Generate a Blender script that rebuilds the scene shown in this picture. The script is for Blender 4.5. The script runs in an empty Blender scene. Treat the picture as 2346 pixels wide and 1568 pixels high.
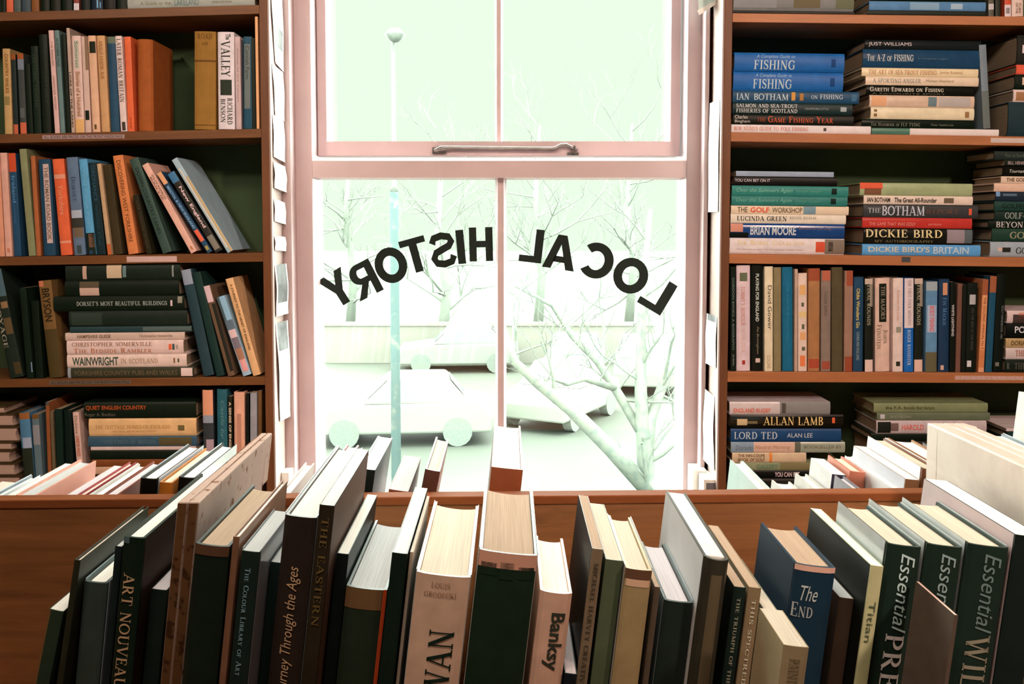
import bpy, bmesh, math, random
from mathutils import Vector, Matrix
random.seed(7)
SC = bpy.context.scene
COL = SC.collection
# ------------------------------------------------------------------ camera
F = 2200.0                    # focal length in pixels of the 2346x1568 frame
PPX, PPY = 1165.0, 645.0      # principal point
PITCH = math.radians(3.5)
EYE = Vector((0.0, 0.0, 1.5))
cam_data = bpy.data.cameras.new('camera')
cam = bpy.data.objects.new('camera', cam_data)
COL.objects.link(cam)
cam.location = EYE
cam.rotation_euler = (math.radians(90) - PITCH, 0, 0)
cam_data.sensor_width = 36.0
cam_data.lens = F / 2346 * 36.0
cam_data.shift_x = (1173 - PPX) / 2346
cam_data.shift_y = (PPY - 784) / 2346
cam_data.clip_end = 300
cam_data.clip_start = 0.02
SC.camera = cam
# ------------------------------------------------------------------ sky, daylight, lamps, exposure
SC.view_settings.view_transform = 'Standard'
SC.view_settings.look = 'None'
SC.view_settings.exposure = 0.0
SC.view_settings.gamma = 1.0
SC.view_settings.use_curve_mapping = False
world = bpy.data.worlds.new('overcast_sky')
SC.world = world
world.use_nodes = True
bg = world.node_tree.nodes['Background']
bg.inputs[0].default_value = (0.90, 1.04, 0.87, 1)
bg.inputs[1].default_value = 1.03
def lamp(name, kind, loc, target, energy, color, size=None, angle=None):
    d = bpy.data.lights.new(name, kind)
    d.energy = energy
    d.color = color
    if size:
        d.shape = 'RECTANGLE'
        d.size, d.size_y = size
    if angle:
        d.angle = math.radians(angle)
    o = bpy.data.objects.new(name, d)
    COL.objects.link(o)
    o.location = loc
    o.rotation_euler = (Vector(target) - Vector(loc)).to_track_quat('-Z', 'Y').to_euler()
    return o
lamp('daylight', 'SUN', (0.0, 6.0, 6.0), (0.0, 0.6, 1.1), 62.0, (0.95, 1.0, 0.94), angle=135)
def spot(name, loc, target, energy, color, size, blend):
    o = lamp(name, 'SPOT', loc, target, energy, color)
    o.data.spot_size, o.data.spot_blend, o.data.shadow_soft_size = math.radians(size), blend, 0.09
    return o
lamp('daylight_over_roof', 'SUN', (0.0, -6.0, 6.0), (0.0, 0.6, 1.1), 44.0, (0.93, 1.0, 0.93), angle=150)
spot('spot_lamp_right', (1.45, -0.25, 2.65), (0.80, 2.2, 1.35), 165.0, (1.0, 0.71, 0.57), 72, 0.6)
spot('spot_lamp_left', (-1.45, 0.0, 2.65), (-0.85, 2.3, 1.45), 80.0, (1.0, 0.76, 0.60), 50, 0.6)
lamp('ceiling_fill', 'AREA', (-0.1, 0.45, 2.85), (-0.05, 1.8, 1.2), 33.0, (1.0, 0.80, 0.64), size=(1.0, 0.4))  # unseen fill light, added to brighten the frames and front spines
# ------------------------------------------------------------------ colour helpers
def lin1(c):
    c /= 255.0
    return c / 12.92 if c <= 0.04045 else ((c + 0.055) / 1.055) ** 2.4
LIGHT = {'L': (0.66, 0.48, 0.38), 'R': (0.78, 0.53, 0.41), 'F': (0.37, 0.25, 0.185), 'W': (1, 1, 1)}
def alb(c, zone):
    k = LIGHT[zone]
    a = [max(0.004, lin1(v) / k[i]) for i, v in enumerate(c)]
    m = max(a)
    dim = min(1.0, 0.18 + m / 0.13 * 0.82)          # dark inks and cloths are deeper than their sheen makes them look
    return tuple(v * min(1.0, 0.85 / m) * dim for v in a)
MATS = {}
def nt(name):
    m = bpy.data.materials.new(name)
    m.use_nodes = True
    return m, m.node_tree.nodes, m.node_tree.links, m.node_tree.nodes['Principled BSDF']
def plain(name, rgb, rough=0.5, spec=0.4, metal=0.0, var=0.12, scale=30.0, coat=0.0, stretch=(1, 1, 1), bump=0.0):
    """a surface whose colour wanders a little with procedural noise"""
    key = (name, tuple(round(v, 4) for v in rgb), rough, spec, metal, var, scale, coat, stretch, bump)
    if key in MATS:
        return MATS[key]
    m, n, l, b = nt(name)
    b.inputs['Roughness'].default_value = rough
    b.inputs['Specular IOR Level'].default_value = spec
    b.inputs['Metallic'].default_value = metal
    b.inputs['Coat Weight'].default_value = coat
    b.inputs['Coat Roughness'].default_value = 0.12
    tc = n.new('ShaderNodeTexCoord')
    mp = n.new('ShaderNodeMapping')
    mp.inputs['Scale'].default_value = stretch
    tx = n.new('ShaderNodeTexNoise')
    tx.inputs['Scale'].default_value = scale
    tx.inputs['Detail'].default_value = 4
    rp = n.new('ShaderNodeMapRange')
    rp.inputs[1].default_value, rp.inputs[2].default_value = 0.3, 0.7
    rp.inputs[3].default_value, rp.inputs[4].default_value = 1 - var, 1 + var
    mx = n.new('ShaderNodeMix')
    mx.data_type, mx.blend_type = 'RGBA', 'MULTIPLY'
    mx.inputs[0].default_value = 1
    mx.inputs[6].default_value = (*rgb, 1)
    l.new(tc.outputs['Object'], mp.inputs[0])
    l.new(mp.outputs[0], tx.inputs['Vector'])
    l.new(tx.outputs[0], rp.inputs[0])
    l.new(rp.outputs[0], mx.inputs[7])
    l.new(mx.outputs[2], b.inputs['Base Color'])
    if bump:
        bp = n.new('ShaderNodeBump')
        bp.inputs['Strength'].default_value = bump
        bp.inputs['Distance'].default_value = 0.002
        l.new(tx.outputs[0], bp.inputs['Height'])
        l.new(bp.outputs[0], b.inputs['Normal'])
    MATS[key] = m
    return m
def cover_mat(c, zone, gloss=0.42):
    return plain('cover_stock', alb(c, zone), rough=gloss, spec=0.16 if gloss > 0.3 else 0.4, var=0.10, scale=40)
def ink(c, zone):
    return plain('ink', alb(c, zone), rough=0.5, spec=0.1, var=0.04)
def pages_mat(rgb):
    return plain('page_edges', rgb, rough=0.85, spec=0.1, var=0.13, scale=1.0, stretch=(900, 9, 9))
def wood(name, a, b_, stretch, scale=1.0, rough=0.45):
    key = (name, a, b_, stretch)
    if key in MATS:
        return MATS[key]
    m, n, l, b = nt(name)
    tc = n.new('ShaderNodeTexCoord'); mp = n.new('ShaderNodeMapping'); tx = n.new('ShaderNodeTexNoise')
    mp.inputs['Scale'].default_value = stretch
    tx.inputs['Scale'].default_value = scale; tx.inputs['Detail'].default_value = 6; tx.inputs['Roughness'].default_value = 0.65
    tx.inputs['Distortion'].default_value = 0.6
    cr = n.new('ShaderNodeValToRGB')
    cr.color_ramp.elements[0].position, cr.color_ramp.elements[1].position = 0.32, 0.68
    cr.color_ramp.elements[0].color, cr.color_ramp.elements[1].color = (*a, 1), (*b_, 1)
    bp = n.new('ShaderNodeBump'); bp.inputs['Strength'].default_value = 0.15; bp.inputs['Distance'].default_value = 0.002
    l.new(tc.outputs['Object'], mp.inputs[0]); l.new(mp.outputs[0], tx.inputs['Vector'])
    l.new(tx.outputs[0], cr.inputs[0]); l.new(cr.outputs[0], b.inputs['Base Color'])
    l.new(tx.outputs[0], bp.inputs['Height']); l.new(bp.outputs[0], b.inputs['Normal'])
    b.inputs['Roughness'].default_value = rough; b.inputs['Specular IOR Level'].default_value = 0.3 if rough < .6 else 0.08
    MATS[key] = m
    return m
def speckled(name, base, dark, scale, thr=0.66, rough=0.7):
    m, n, l, b = nt(name)
    tc = n.new('ShaderNodeTexCoord'); tx = n.new('ShaderNodeTexNoise'); t2 = n.new('ShaderNodeTexNoise')
    tx.inputs['Scale'].default_value = scale; tx.inputs['Detail'].default_value = 3
    t2.inputs['Scale'].default_value = scale * 0.22; t2.inputs['Detail'].default_value = 4
    cr = n.new('ShaderNodeValToRGB')
    cr.color_ramp.elements[0].position, cr.color_ramp.elements[1].position = thr - 0.06, thr + 0.04
    cr.color_ramp.elements[0].color, cr.color_ramp.elements[1].color = (*base, 1), (*dark, 1)
    mx = n.new('ShaderNodeMix'); mx.data_type, mx.blend_type = 'RGBA', 'MULTIPLY'; mx.inputs[0].default_value = 0.35
    l.new(tc.outputs['Object'], tx.inputs['Vector']); l.new(tc.outputs['Object'], t2.inputs['Vector'])
    l.new(tx.outputs[0], cr.inputs[0]); l.new(cr.outputs[0], mx.inputs[6]); l.new(t2.outputs[0], mx.inputs[7])
    l.new(mx.outputs[2], b.inputs['Base Color'])
    b.inputs['Roughness'].default_value = rough; b.inputs['Specular IOR Level'].default_value = 0.02
    return m
def glass_mat():
    m = bpy.data.materials.new('window_glass')
    m.use_nodes = True
    n, l = m.node_tree.nodes, m.node_tree.links
    n.remove(n['Principled BSDF'])
    tr = n.new('ShaderNodeBsdfTransparent'); gl = n.new('ShaderNodeBsdfGlossy'); mx = n.new('ShaderNodeMixShader')
    tr.inputs[0].default_value = (0.98, 1.0, 0.98, 1)
    gl.inputs['Roughness'].default_value = 0.02
    mx.inputs[0].default_value = 0.03
    l.new(tr.outputs[0], mx.inputs[1]); l.new(gl.outputs[0], mx.inputs[2])
    l.new(mx.outputs[0], n['Material Output'].inputs[0])
    return m
# ------------------------------------------------------------------ geometry helpers
def P(u, v, Y):
    """the point at distance Y in front of the eye that the photograph shows at pixel (u, v)"""
    a = (u - PPX) / F
    b = -(v - PPY) / F
    d = Vector((a, math.cos(PITCH) + b * math.sin(PITCH), -math.sin(PITCH) + b * math.cos(PITCH)))
    return EYE + d * (Y / d.y)
class MB:
    def __init__(s):
        s.v, s.f = [], []
    def face(s, *pts):
        i = len(s.v)
        s.v += [tuple(p) for p in pts]
        s.f.append(tuple(range(i, i + len(pts))))
    def quads(s, A, B, close=False):
        n = len(A)
        for i in range(n if close else n - 1):
            j = (i + 1) % n
            s.face(A[i], A[j], B[j], B[i])
    def box(s, x0, y0, z0, x1, y1, z1):
        s.hexa([(x0, y0, z0), (x1, y0, z0), (x1, y1, z0), (x0, y1, z0)], [(x0, y0, z1), (x1, y0, z1), (x1, y1, z1), (x0, y1, z1)])
    def hexa(s, lo, hi):
        i = len(s.v)
        s.v += [tuple(p) for p in lo] + [tuple(p) for p in hi]
        n = len(lo)
        s.f.append(tuple(i + k for k in reversed(range(n))))
        s.f.append(tuple(i + n + k for k in range(n)))
        for k in range(n):
            j = (k + 1) % n
            s.f.append((i + k, i + j, i + n + j, i + n + k))
    def prism(s, poly, axis, a, b):
        """extrude a 2D polygon along an axis: 'x' -> (y,z), 'y' -> (x,z), 'z' -> (x,y)"""
        def mk(p, t):
            return {'x': (t, p[0], p[1]), 'y': (p[0], t, p[1]), 'z': (p[0], p[1], t)}[axis]
        s.hexa([mk(p, a) for p in poly], [mk(p, b) for p in poly])
    def tube(s, pts, radii, n=8, caps=True):
        rings = []
        for k, p in enumerate(pts):
            p = Vector(p)
            d = (Vector(pts[min(k + 1, len(pts) - 1)]) - Vector(pts[max(k - 1, 0)])).normalized()
            u = d.orthogonal().normalized() if k == 0 else (u - d * u.dot(d)).normalized()
            w = d.cross(u)
            r = radii[k] if isinstance(radii, (list, tuple)) else radii
            rings.append([p + (u * math.cos(t) + w * math.sin(t)) * r for t in [2 * math.pi * q / n for q in range(n)]])
        i = len(s.v)
        for r_ in rings:
            s.v += [tuple(q) for q in r_]
        for k in range(len(rings) - 1):
            for q in range(n):
                a, b = i + k * n + q, i + k * n + (q + 1) % n
                s.f.append((a, b, b + n, a + n))
        if caps:
            s.f.append(tuple(reversed(range(i, i + n))))
            s.f.append(tuple(range(i + (len(rings) - 1) * n, i + len(rings) * n)))
    def build(s, name, mat, parent=None, smooth=False, bevel=0.0, weld=True):
        me = bpy.data.meshes.new(name)
        me.from_pydata(s.v, [], s.f)
        bm = bmesh.new(); bm.from_mesh(me)
        if weld:
            bmesh.ops.remove_doubles(bm, verts=bm.verts, dist=1e-6)
            bmesh.ops.recalc_face_normals(bm, faces=bm.faces)
        if bevel:
            bmesh.ops.bevel(bm, geom=[e for e in bm.edges if len(e.link_faces) == 2 and e.calc_face_angle(0) > 0.6], offset=bevel, segments=2, affect='EDGES', profile=0.5)
        bm.to_mesh(me); bm.free()
        if smooth:
            for p in me.polygons:
                p.use_smooth = True
        me.materials.append(mat)
        o = bpy.data.objects.new(name, me)
        COL.objects.link(o)
        if parent:
            o.parent = parent
        return o
def tag(o, label=None, cat=None, group=None, kind=None):
    if label: o['label'] = label
    if cat: o['category'] = cat
    if group: o['group'] = group
    if kind: o['kind'] = kind
    return o
def empty(name, loc=(0, 0, 0)):
    o = bpy.data.objects.new(name, None)
    o.empty_display_size = 0.05
    COL.objects.link(o)
    o.location = loc
    return o
# ------------------------------------------------------------------ lettering: sans from the built-in font, serif capitals from strokes
TXT = {}
def sans(s, bold, italic):
    c = bpy.data.curves.new('lettering', 'FONT')
    c.body = s
    c.size = 1.0
    c.resolution_u = 3
    c.offset = 0.022 if bold else 0.0
    c.shear = 0.28 if italic else 0.0
    o = bpy.data.objects.new('lettering', c)
    COL.objects.link(o)
    bpy.context.view_layer.update()
    me = bpy.data.meshes.new_from_object(o.evaluated_get(bpy.context.evaluated_depsgraph_get()))
    vs = [(v.co.x, v.co.y) for v in me.vertices]
    fs = [tuple(p.vertices) for p in me.polygons]
    bpy.data.objects.remove(o); bpy.data.curves.remove(c); bpy.data.meshes.remove(me)
    return vs, fs
TK, TN = 0.17, 0.07
def glyph(ch):
    S, W = [], 0.8
    def L(x0, y0, x1, y1, w=TK): S.append(([(x0, y0), (x1, y1)], [w, w]))
    def A(cx, cy, rx, ry, a0, a1):
        n = 14; p = []; w = []
        for k in range(n + 1):
            a = math.radians(a0 + (a1 - a0) * k / n)
            p.append((cx + rx * math.cos(a), cy + ry * math.sin(a)))
            w.append(TN + (TK - TN) * abs(math.cos(a)))
        S.append((p, w))
    def f(x, y, h=0.17): L(x - h, y + (0.03 if y < 0.5 else -0.03), x + h, y + (0.03 if y < 0.5 else -0.03), 0.06)
    def v(x, y0, y1): L(x, y0, x, y1, 0.06)
    if ch == 'A': W = .95; L(.12, 0, .46, 1, TN); L(.46, 1, .82, 0); L(.24, .34, .68, .34, TN); f(.12, 0); f(.82, 0)
    elif ch == 'B': W = .75; L(.2, 0, .2, 1); A(.34, .75, .26, .22, 90, -90); A(.36, .26, .3, .23, 90, -90); L(.1, .97, .36, .97, .06); L(.1, .03, .36, .03, .06); L(.2, .51, .36, .51, .06)
    elif ch == 'C': W = .85; A(.5, .5, .38, .46, 40, 320); v(.79, .68, .95); v(.79, .06, .3)
    elif ch == 'D': W = .88; L(.2, 0, .2, 1); A(.34, .5, .42, .465, 90, -90); L(.08, .97, .36, .97, .06); L(.08, .03, .36, .03, .06)
    elif ch in 'EF':
        W = .72; L(.2, 0, .2, 1); L(.08, .97, .62, .97, .06); L(.2, .52, .5, .52, .06); v(.5, .4, .64); v(.62, .78, 1)
        if ch == 'E': L(.08, .03, .66, .03, .06); v(.66, 0, .24)
        else: f(.2, 0)
    elif ch == 'G': W = .9; A(.5, .5, .38, .46, 40, 330); v(.79, .68, .95); L(.76, .08, .76, .42); f(.76, .45, .14)
    elif ch == 'H': W = .95; L(.2, 0, .2, 1); L(.75, 0, .75, 1); L(.2, .52, .75, .52, .06); [f(x, y) for x in (.2, .75) for y in (0, 1)]
    elif ch == 'I': W = .42; L(.21, 0, .21, 1); f(.21, 0); f(.21, 1)
    elif ch == 'J': W = .5; L(.3, .15, .3, 1); A(.16, .15, .14, .13, 0, -150); f(.3, 1)
    elif ch == 'K': W = .9; L(.2, 0, .2, 1); L(.22, .4, .72, 1, TN); L(.36, .58, .76, 0); f(.2, 0); f(.2, 1); f(.72, 1, .13); f(.76, 0, .14)
    elif ch == 'L': W = .7; L(.2, 0, .2, 1); f(.2, 1); L(.08, .03, .64, .03, .06); v(.64, 0, .28)
    elif ch == 'M': W = 1.1; L(.16, 0, .18, 1, TN); L(.18, 1, .55, .05); L(.55, .05, .9, 1, TN); L(.92, 0, .9, 1); f(.16, 0, .13); f(.92, 0)
    elif ch == 'N': W = .95; L(.17, 0, .17, 1, TN); L(.17, 1, .78, 0); L(.78, 0, .78, 1, TN); f(.17, 0, .13); f(.78, 1, .13)
    elif ch in 'OQ':
        W = .95; A(.475, .5, .4, .46, 0, 360)
        if ch == 'Q': L(.5, .12, .85, -.12)
    elif ch == 'P': W = .75; L(.2, 0, .2, 1); A(.34, .72, .3, .25, 90, -90); L(.08, .97, .36, .97, .06); L(.2, .47, .36, .47, .06); f(.2, 0)
    elif ch == 'R': W = .9; L(.2, 0, .2, 1); A(.34, .73, .28, .24, 90, -90); L(.08, .97, .36, .97, .06); L(.2, .49, .36, .49, .06); L(.38, .5, .74, 0); f(.2, 0); f(.78, 0, .12)
    elif ch == 'S':
        W = .68
        p = [(.56, .78), (.5, .92), (.34, .965), (.17, .9), (.12, .75), (.2, .6), (.36, .51), (.52, .41), (.58, .25), (.52, .09), (.34, .035), (.16, .09), (.1, .24)]
        S.append((p, [TN, TN, TN, .12, .15, .16, TK, .16, .15, .12, TN, TN, TN])); v(.57, .7, .95); v(.09, .05, .3)
    elif ch == 'T': W = .82; L(.41, 0, .41, 1); L(.07, .97, .75, .97, .06); v(.07, .74, 1); v(.75, .74, 1); f(.41, 0)
    elif ch == 'U': W = .92; L(.2, .3, .2, 1); L(.74, .3, .74, 1, TN); A(.47, .3, .27, .27, 180, 360); f(.2, 1); f(.74, 1, .13)
    elif ch == 'V': W = .92; L(.12, 1, .47, 0); L(.47, 0, .8, 1, TN); f(.12, 1); f(.8, 1, .13)
    elif ch == 'W': W = 1.25; L(.12, 1, .4, 0); L(.4, 0, .64, .95, TN); L(.62, 1, .88, 0); L(.88, 0, 1.13, 1, TN); f(.12, 1); f(1.13, 1, .13); f(.62, 1, .13)
    elif ch == 'X': W = .9; L(.14, 1, .76, 0); L(.14, 0, .74, 1, TN); [f(x, y, .14) for x in (.14, .76) for y in (0, 1)]
    elif ch == 'Y': W = .88; L(.12, 1, .44, .48); L(.44, .48, .76, 1, TN); L(.44, 0, .44, .5); f(.12, 1, .14); f(.76, 1, .12); f(.44, 0)
    elif ch == 'Z': W = .78; L(.1, .97, .68, .97, .06); L(.64, 1, .12, 0); L(.1, .03, .7, .03, .06); v(.1, .75, 1); v(.7, 0, .25)
    elif ch == "'": W = .25; L(.12, .72, .12, 1, .1)
    elif ch == '-': W = .45; L(.06, .42, .38, .42, .09)
    elif ch == '.': W = .25; L(.06, .05, .2, .05, .12)
    elif ch == '&': W = .9; A(.36, .74, .18, .22, 0, 360); A(.36, .27, .28, .25, 60, 330); L(.25, .6, .82, 0)
    else: W = .45
    return S, W
def serif(s):
    vs, fs, x = [], [], 0.0
    for ch in s:
        k = 0.76 if ch.islower() else 1.0
        S, W = glyph(ch.upper())
        for pts, ws in S:
            base = len(vs)
            for i, p in enumerate(pts):
                a = pts[max(i - 1, 0)]; b = pts[min(i + 1, len(pts) - 1)]
                dx, dy = b[0] - a[0], b[1] - a[1]
                n = math.hypot(dx, dy) or 1
                nx, ny = -dy / n * ws[i] / 2, dx / n * ws[i] / 2
                if len(pts) == 2 and abs(dx) > 0.02 and abs(dy) > 0.5:   # diagonals end level with the line
                    nx, ny = (ws[i] / 2 * n / abs(dy)) * (1 if nx > 0 else -1), 0
                vs.append((x + k * (p[0] + nx), k * (p[1] + ny))); vs.append((x + k * (p[0] - nx), k * (p[1] - ny)))
            for i in range(len(pts) - 1):
                q = base + 2 * i
                fs.append((q, q + 1, q + 3, q + 2))
        x += W * k + 0.05
    return vs, fs
def lettering(s, font):
    """lettering scaled into the unit square"""
    key = (s, font)
    if key not in TXT:
        vs, fs = serif(s) if font == 'r' else sans(s, font in 'bB', font == 'i')
        x0, x1 = min(v[0] for v in vs), max(v[0] for v in vs)
        y0, y1 = min(v[1] for v in vs), max(v[1] for v in vs)
        if font == 'r': y0, y1 = min(y0, 0), max(y1, 1)
        TXT[key] = ([((v[0] - x0) / (x1 - x0), (v[1] - y0) / (y1 - y0)) for v in vs], fs)
    return TXT[key]
# ------------------------------------------------------------------ books
PAGE = {'cream': (0.66, 0.60, 0.49), 'white': (0.86, 0.86, 0.80), 'grey': (0.52, 0.55, 0.56), 'tan': (0.47, 0.35, 0.25), 'lilac': (0.62, 0.58, 0.62), 'pink': (0.78, 0.62, 0.55), 'rust': (0.42, 0.17, 0.10)}
def book(label, group, t, d, h, zone, col, hard=True, rd=None, pages='cream', txt=(), dec=(), gloss=0.42, side=None, jacket=None, box=False, name=None):
    """local frame: x across the spine, y from the spine to the fore edge, z up the spine; origin at the spine's lower left corner"""
    root = empty(name or ('hardback_book' if hard else 'paperback_book'))
    tag(root, label, 'book', group)
    rd = (min(0.004, t * 0.10) if hard else min(0.0012, t * 0.06)) if rd is None else rd
    b = min(0.0028, t * 0.14) if hard else min(0.0006, t * 0.08)
    sq = 0.003 if hard else 0.0002
    N = 8
    def prof(x): return rd * (1 - math.sin(math.pi * min(1, max(0, x / t))) ** 0.55)
    xs = [t * k / N for k in range(N + 1)]
    def pl_(x):
        i = min(N - 1, max(0, int(x / t * N + 1e-9))); f = x / t * N - i
        return prof(xs[i]) * (1 - f) + prof(xs[i + 1]) * f
    out = [(0, d)] + [(x, prof(x)) for x in xs] + [(t, d)]
    inn = [(b, d)] + [(b + (t - 2 * b) * k / N, max(prof(xs[k]), 0) + b + 0.0005) for k in range(N + 1)] + [(t - b, d)]
    cm = cover_mat(col, zone, gloss)
    m = MB()
    lo_o, hi_o = [(x, y, 0) for x, y in out], [(x, y, h) for x, y in out]
    lo_i, hi_i = [(x, y, 0) for x, y in inn], [(x, y, h) for x, y in inn]
    m.quads(lo_o, hi_o); m.quads(hi_o, hi_i); m.quads(hi_i, lo_i); m.quads(lo_i, lo_o)
    m.face(lo_o[0], lo_i[0], hi_i[0], hi_o[0]); m.face(lo_o[-1], lo_i[-1], hi_i[-1], hi_o[-1])
    m.build('cover', cm, root)
    if box:                                  # a slip case: closed top and bottom in the cover's own board
        q = MB(); q.box(b, b + rd + .001, h - .004, t - b, d - .002, h - .0005); q.build('case_top', plain('case_board', (0.85, 0.86, 0.84), 0.3), root, bevel=0.001)
    # page block: rounded at the spine, hollow at the fore edge
    cc = 0.16 * (t - 2 * b) if hard else 0.0
    p0, p1 = b + 0.0003, t - b - 0.0003
    px = [p0 + (p1 - p0) * k / N for k in range(N + 1)]
    sp = [(x, prof(x) + b + 0.0012) for x in px]
    fe = [(x, d - (0.005 if hard else 0.0003) - cc * math.sin(math.pi * k / N) ** 0.8) for k, x in enumerate(px)]
    q = MB()
    z0, z1 = sq, h - sq - (0.004 if box else 0)
    for k in range(N):
        q.face((*sp[k], z1), (*sp[k + 1], z1), (*fe[k + 1], z1), (*fe[k], z1))
        q.face((*sp[k], z0), (*fe[k], z0), (*fe[k + 1], z0), (*sp[k + 1], z0))
        q.face((*fe[k], z0), (*fe[k], z1), (*fe[k + 1], z1), (*fe[k + 1], z0))
        q.face((*sp[k], z0), (*sp[k + 1], z0), (*sp[k + 1], z1), (*sp[k], z1))
    q.face((*sp[0], z0), (*sp[0], z1), (*fe[0], z1), (*fe[0], z0)); q.face((*sp[N], z0), (*fe[N], z0), (*fe[N], z1), (*sp[N], z1))
    q.build('pages', pages_mat(PAGE[pages] if isinstance(pages, str) else pages), root)
    # printed bands, labels and pictures on the spine
    for i, (a0, a1, c0, c1, cc_) in enumerate(dec):
        g = MB()
        kn = [t * c0] + [q for q in xs if t * c0 < q < t * c1] + [t * c1]
        for xa, xb in zip(kn, kn[1:]):
            g.face((xa, pl_(xa) - 0.0003, h * (1 - a1)), (xb, pl_(xb) - 0.0003, h * (1 - a1)), (xb, pl_(xb) - 0.0003, h * (1 - a0)), (xa, pl_(xa) - 0.0003, h * (1 - a0)))
        g.build('spine_band' if c1 - c0 > 0.9 else 'spine_label', ink(cc_, zone), root)
    for T in txt:
        s, a0, a1, c0, c1, font, tc = T[:7]
        mode = T[7] if len(T) > 7 else 'd'
        vs, fs = lettering(s, font)
        g = MB()
        for (u, w) in vs:
            if mode == 'd': x, z = t * (c0 + (c1 - c0) * w), h * (1 - (a0 + (a1 - a0) * u))
            elif mode == 'u': x, z = t * (c1 - (c1 - c0) * w), h * (1 - (a1 - (a1 - a0) * u))
            else: x, z = t * (c0 + (c1 - c0) * u), h * (1 - (a1 - (a1 - a0) * w))
            g.v.append((x, 0.0, z))
        g.f = list(fs)
        lo = g.build('spine_lettering', ink(tc, zone), root, weld=False)
        bm = bmesh.new(); bm.from_mesh(lo.data)
        for kx in xs[1:-1]:                  # bend the print over the rounded spine
            bmesh.ops.bisect_plane(bm, geom=bm.verts[:] + bm.edges[:] + bm.faces[:], plane_co=(kx, 0, 0), plane_no=(1, 0, 0))
        for q in bm.verts:
            i = min(N - 1, max(0, int(q.co.x / t * N))); f = q.co.x / t * N - i
            q.co.y = prof(xs[i]) * (1 - f) + prof(xs[i + 1]) * f - 0.0006
        bm.to_mesh(lo.data); bm.free()
    if side:                                 # a picture or plain colour printed on the visible side cover
        which, sc_ = side
        x = -0.0003 if which == 'l' else t + 0.0003
        g = MB(); g.face((x, rd + .002, .003), (x, d - .001, .003), (x, d - .001, h - .0005), (x, rd + .002, h - .0005))
        g.build('cover_picture', ink(sc_, 'W'), root)
    if jacket:                               # a clear plastic or paper jacket flap folded over the boards
        g = MB()
        jm = plain('jacket_film', jacket, rough=0.12, spec=0.6, var=0.05)
        for xa, xb in ((-0.0008, -0.0002), (t + 0.0002, t + 0.0008)):
            g.box(xa, rd + .004, h * .4, xb, d + .0006, h + .0012)
        g.build('jacket', jm, root)
    return root
def put(root, M):
    root.matrix_world = M
# ------------------------------------------------------------------ the room shell
YS = 2.30                     # front of the bookcases
YW = 2.50                     # inside face of the window wall
PAINT = (0.58, 0.455, 0.47)
white_paint = plain('old_white_paint', PAINT, rough=0.45, spec=0.35, var=0.07, scale=9, bump=0.1)
wall_paint = plain('wall_paint', (0.30, 0.22, 0.16), rough=0.8, spec=0.1, var=0.05, scale=4)
XL0, XR0 = P(676, 400, 2.46).x, P(1609, 400, 2.46).x
ZB, ZT = 0.72, 2.62           # window opening
def struct(m, name, mat, **k):
    return tag(m.build(name, mat, **k), kind='structure')
m = MB()
m.box(-2.4, YW, 0, XL0, YW + 0.2, 2.9); m.box(XR0, YW, 0, 2.4, YW + 0.2, 2.9)
m.box(XL0, YW, 0, XR0, YW + 0.2, ZB - 0.03); m.box(XL0, YW, ZT, XR0, YW + 0.2, 2.9)
struct(m, 'wall_back', wall_paint)
m = MB(); m.box(-2.6, -2.4, 0, -2.4, YW + 0.2, 2.9); struct(m, 'wall_left', wall_paint)
m = MB(); m.box(2.4, -2.4, 0, 2.6, YW + 0.2, 2.9); struct(m, 'wall_right', wall_paint)
m = MB(); m.box(-2.6, -2.6, 0, 2.6, -2.4, 2.9); struct(m, 'wall_front', wall_paint)
m = MB(); m.box(-2.6, -2.6, -0.12, 2.6, YW + 0.2, 0)
struct(m, 'floor', wood('floor_boards', (0.16, 0.09, 0.05), (0.26, 0.15, 0.08), (14, 1.2, 1)))
m = MB(); m.box(-2.6, -2.6, 2.9, 2.6, YW + 0.2, 3.0); struct(m, 'ceiling', plain('ceiling_paint', (0.42, 0.36, 0.29), 0.9, 0.1))
# ------------------------------------------------------------------ the window
win = empty('window_1', ((XL0 + XR0) / 2, 2.5, ZB)); tag(win, kind='structure')
def wpart(m, name, mat=None, **k):
    for i, p in enumerate(m.v):
        m.v[i] = (p[0] - win.location.x, p[1] - win.location.y, p[2] - win.location.z)
    return m.build(name, mat or white_paint, win, **k)
def pz(v, Y): return P(1165, v, Y).z
def pxx(u, Y, v=500): return P(u, v, Y).x
FY, FG, FC, CG = 2.46, 2.535, 2.525, 2.60       # frame front, lower glass, casement front, upper glass
xa, xb = pxx(717, FY), pxx(1571, FY)            # inner edges of the jambs
xm = pxx(1147.5, FG)
zt0, zt1 = pz(407, FY), pz(364, FY)             # transom
m = MB(); m.box(XL0, FY, ZB, xa, FG + 0.06, ZT); wpart(m, 'jamb', bevel=0.003)
m = MB(); m.box(xb, FY, ZB, XR0, FG + 0.06, ZT); wpart(m, 'jamb', bevel=0.003)
m = MB(); m.box(xa, FY, ZT - 0.05, xb, FG + 0.06, ZT); wpart(m, 'head', bevel=0.003)
m = MB(); m.prism([(FY, zt0), (FG + 0.06, zt0), (FG + 0.06, zt1 - 0.004), (FC, zt1 + 0.002), (FY + 0.006, zt1), (FY, zt1 - 0.005)], 'x', xa, xb); wpart(m, 'transom')
m = MB(); m.box(xa, FY, ZB, xb, FG + 0.06, ZB + 0.04); wpart(m, 'bottom_rail', bevel=0.003)
mw = pxx(1155, FG) - pxx(1141, FG)
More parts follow.
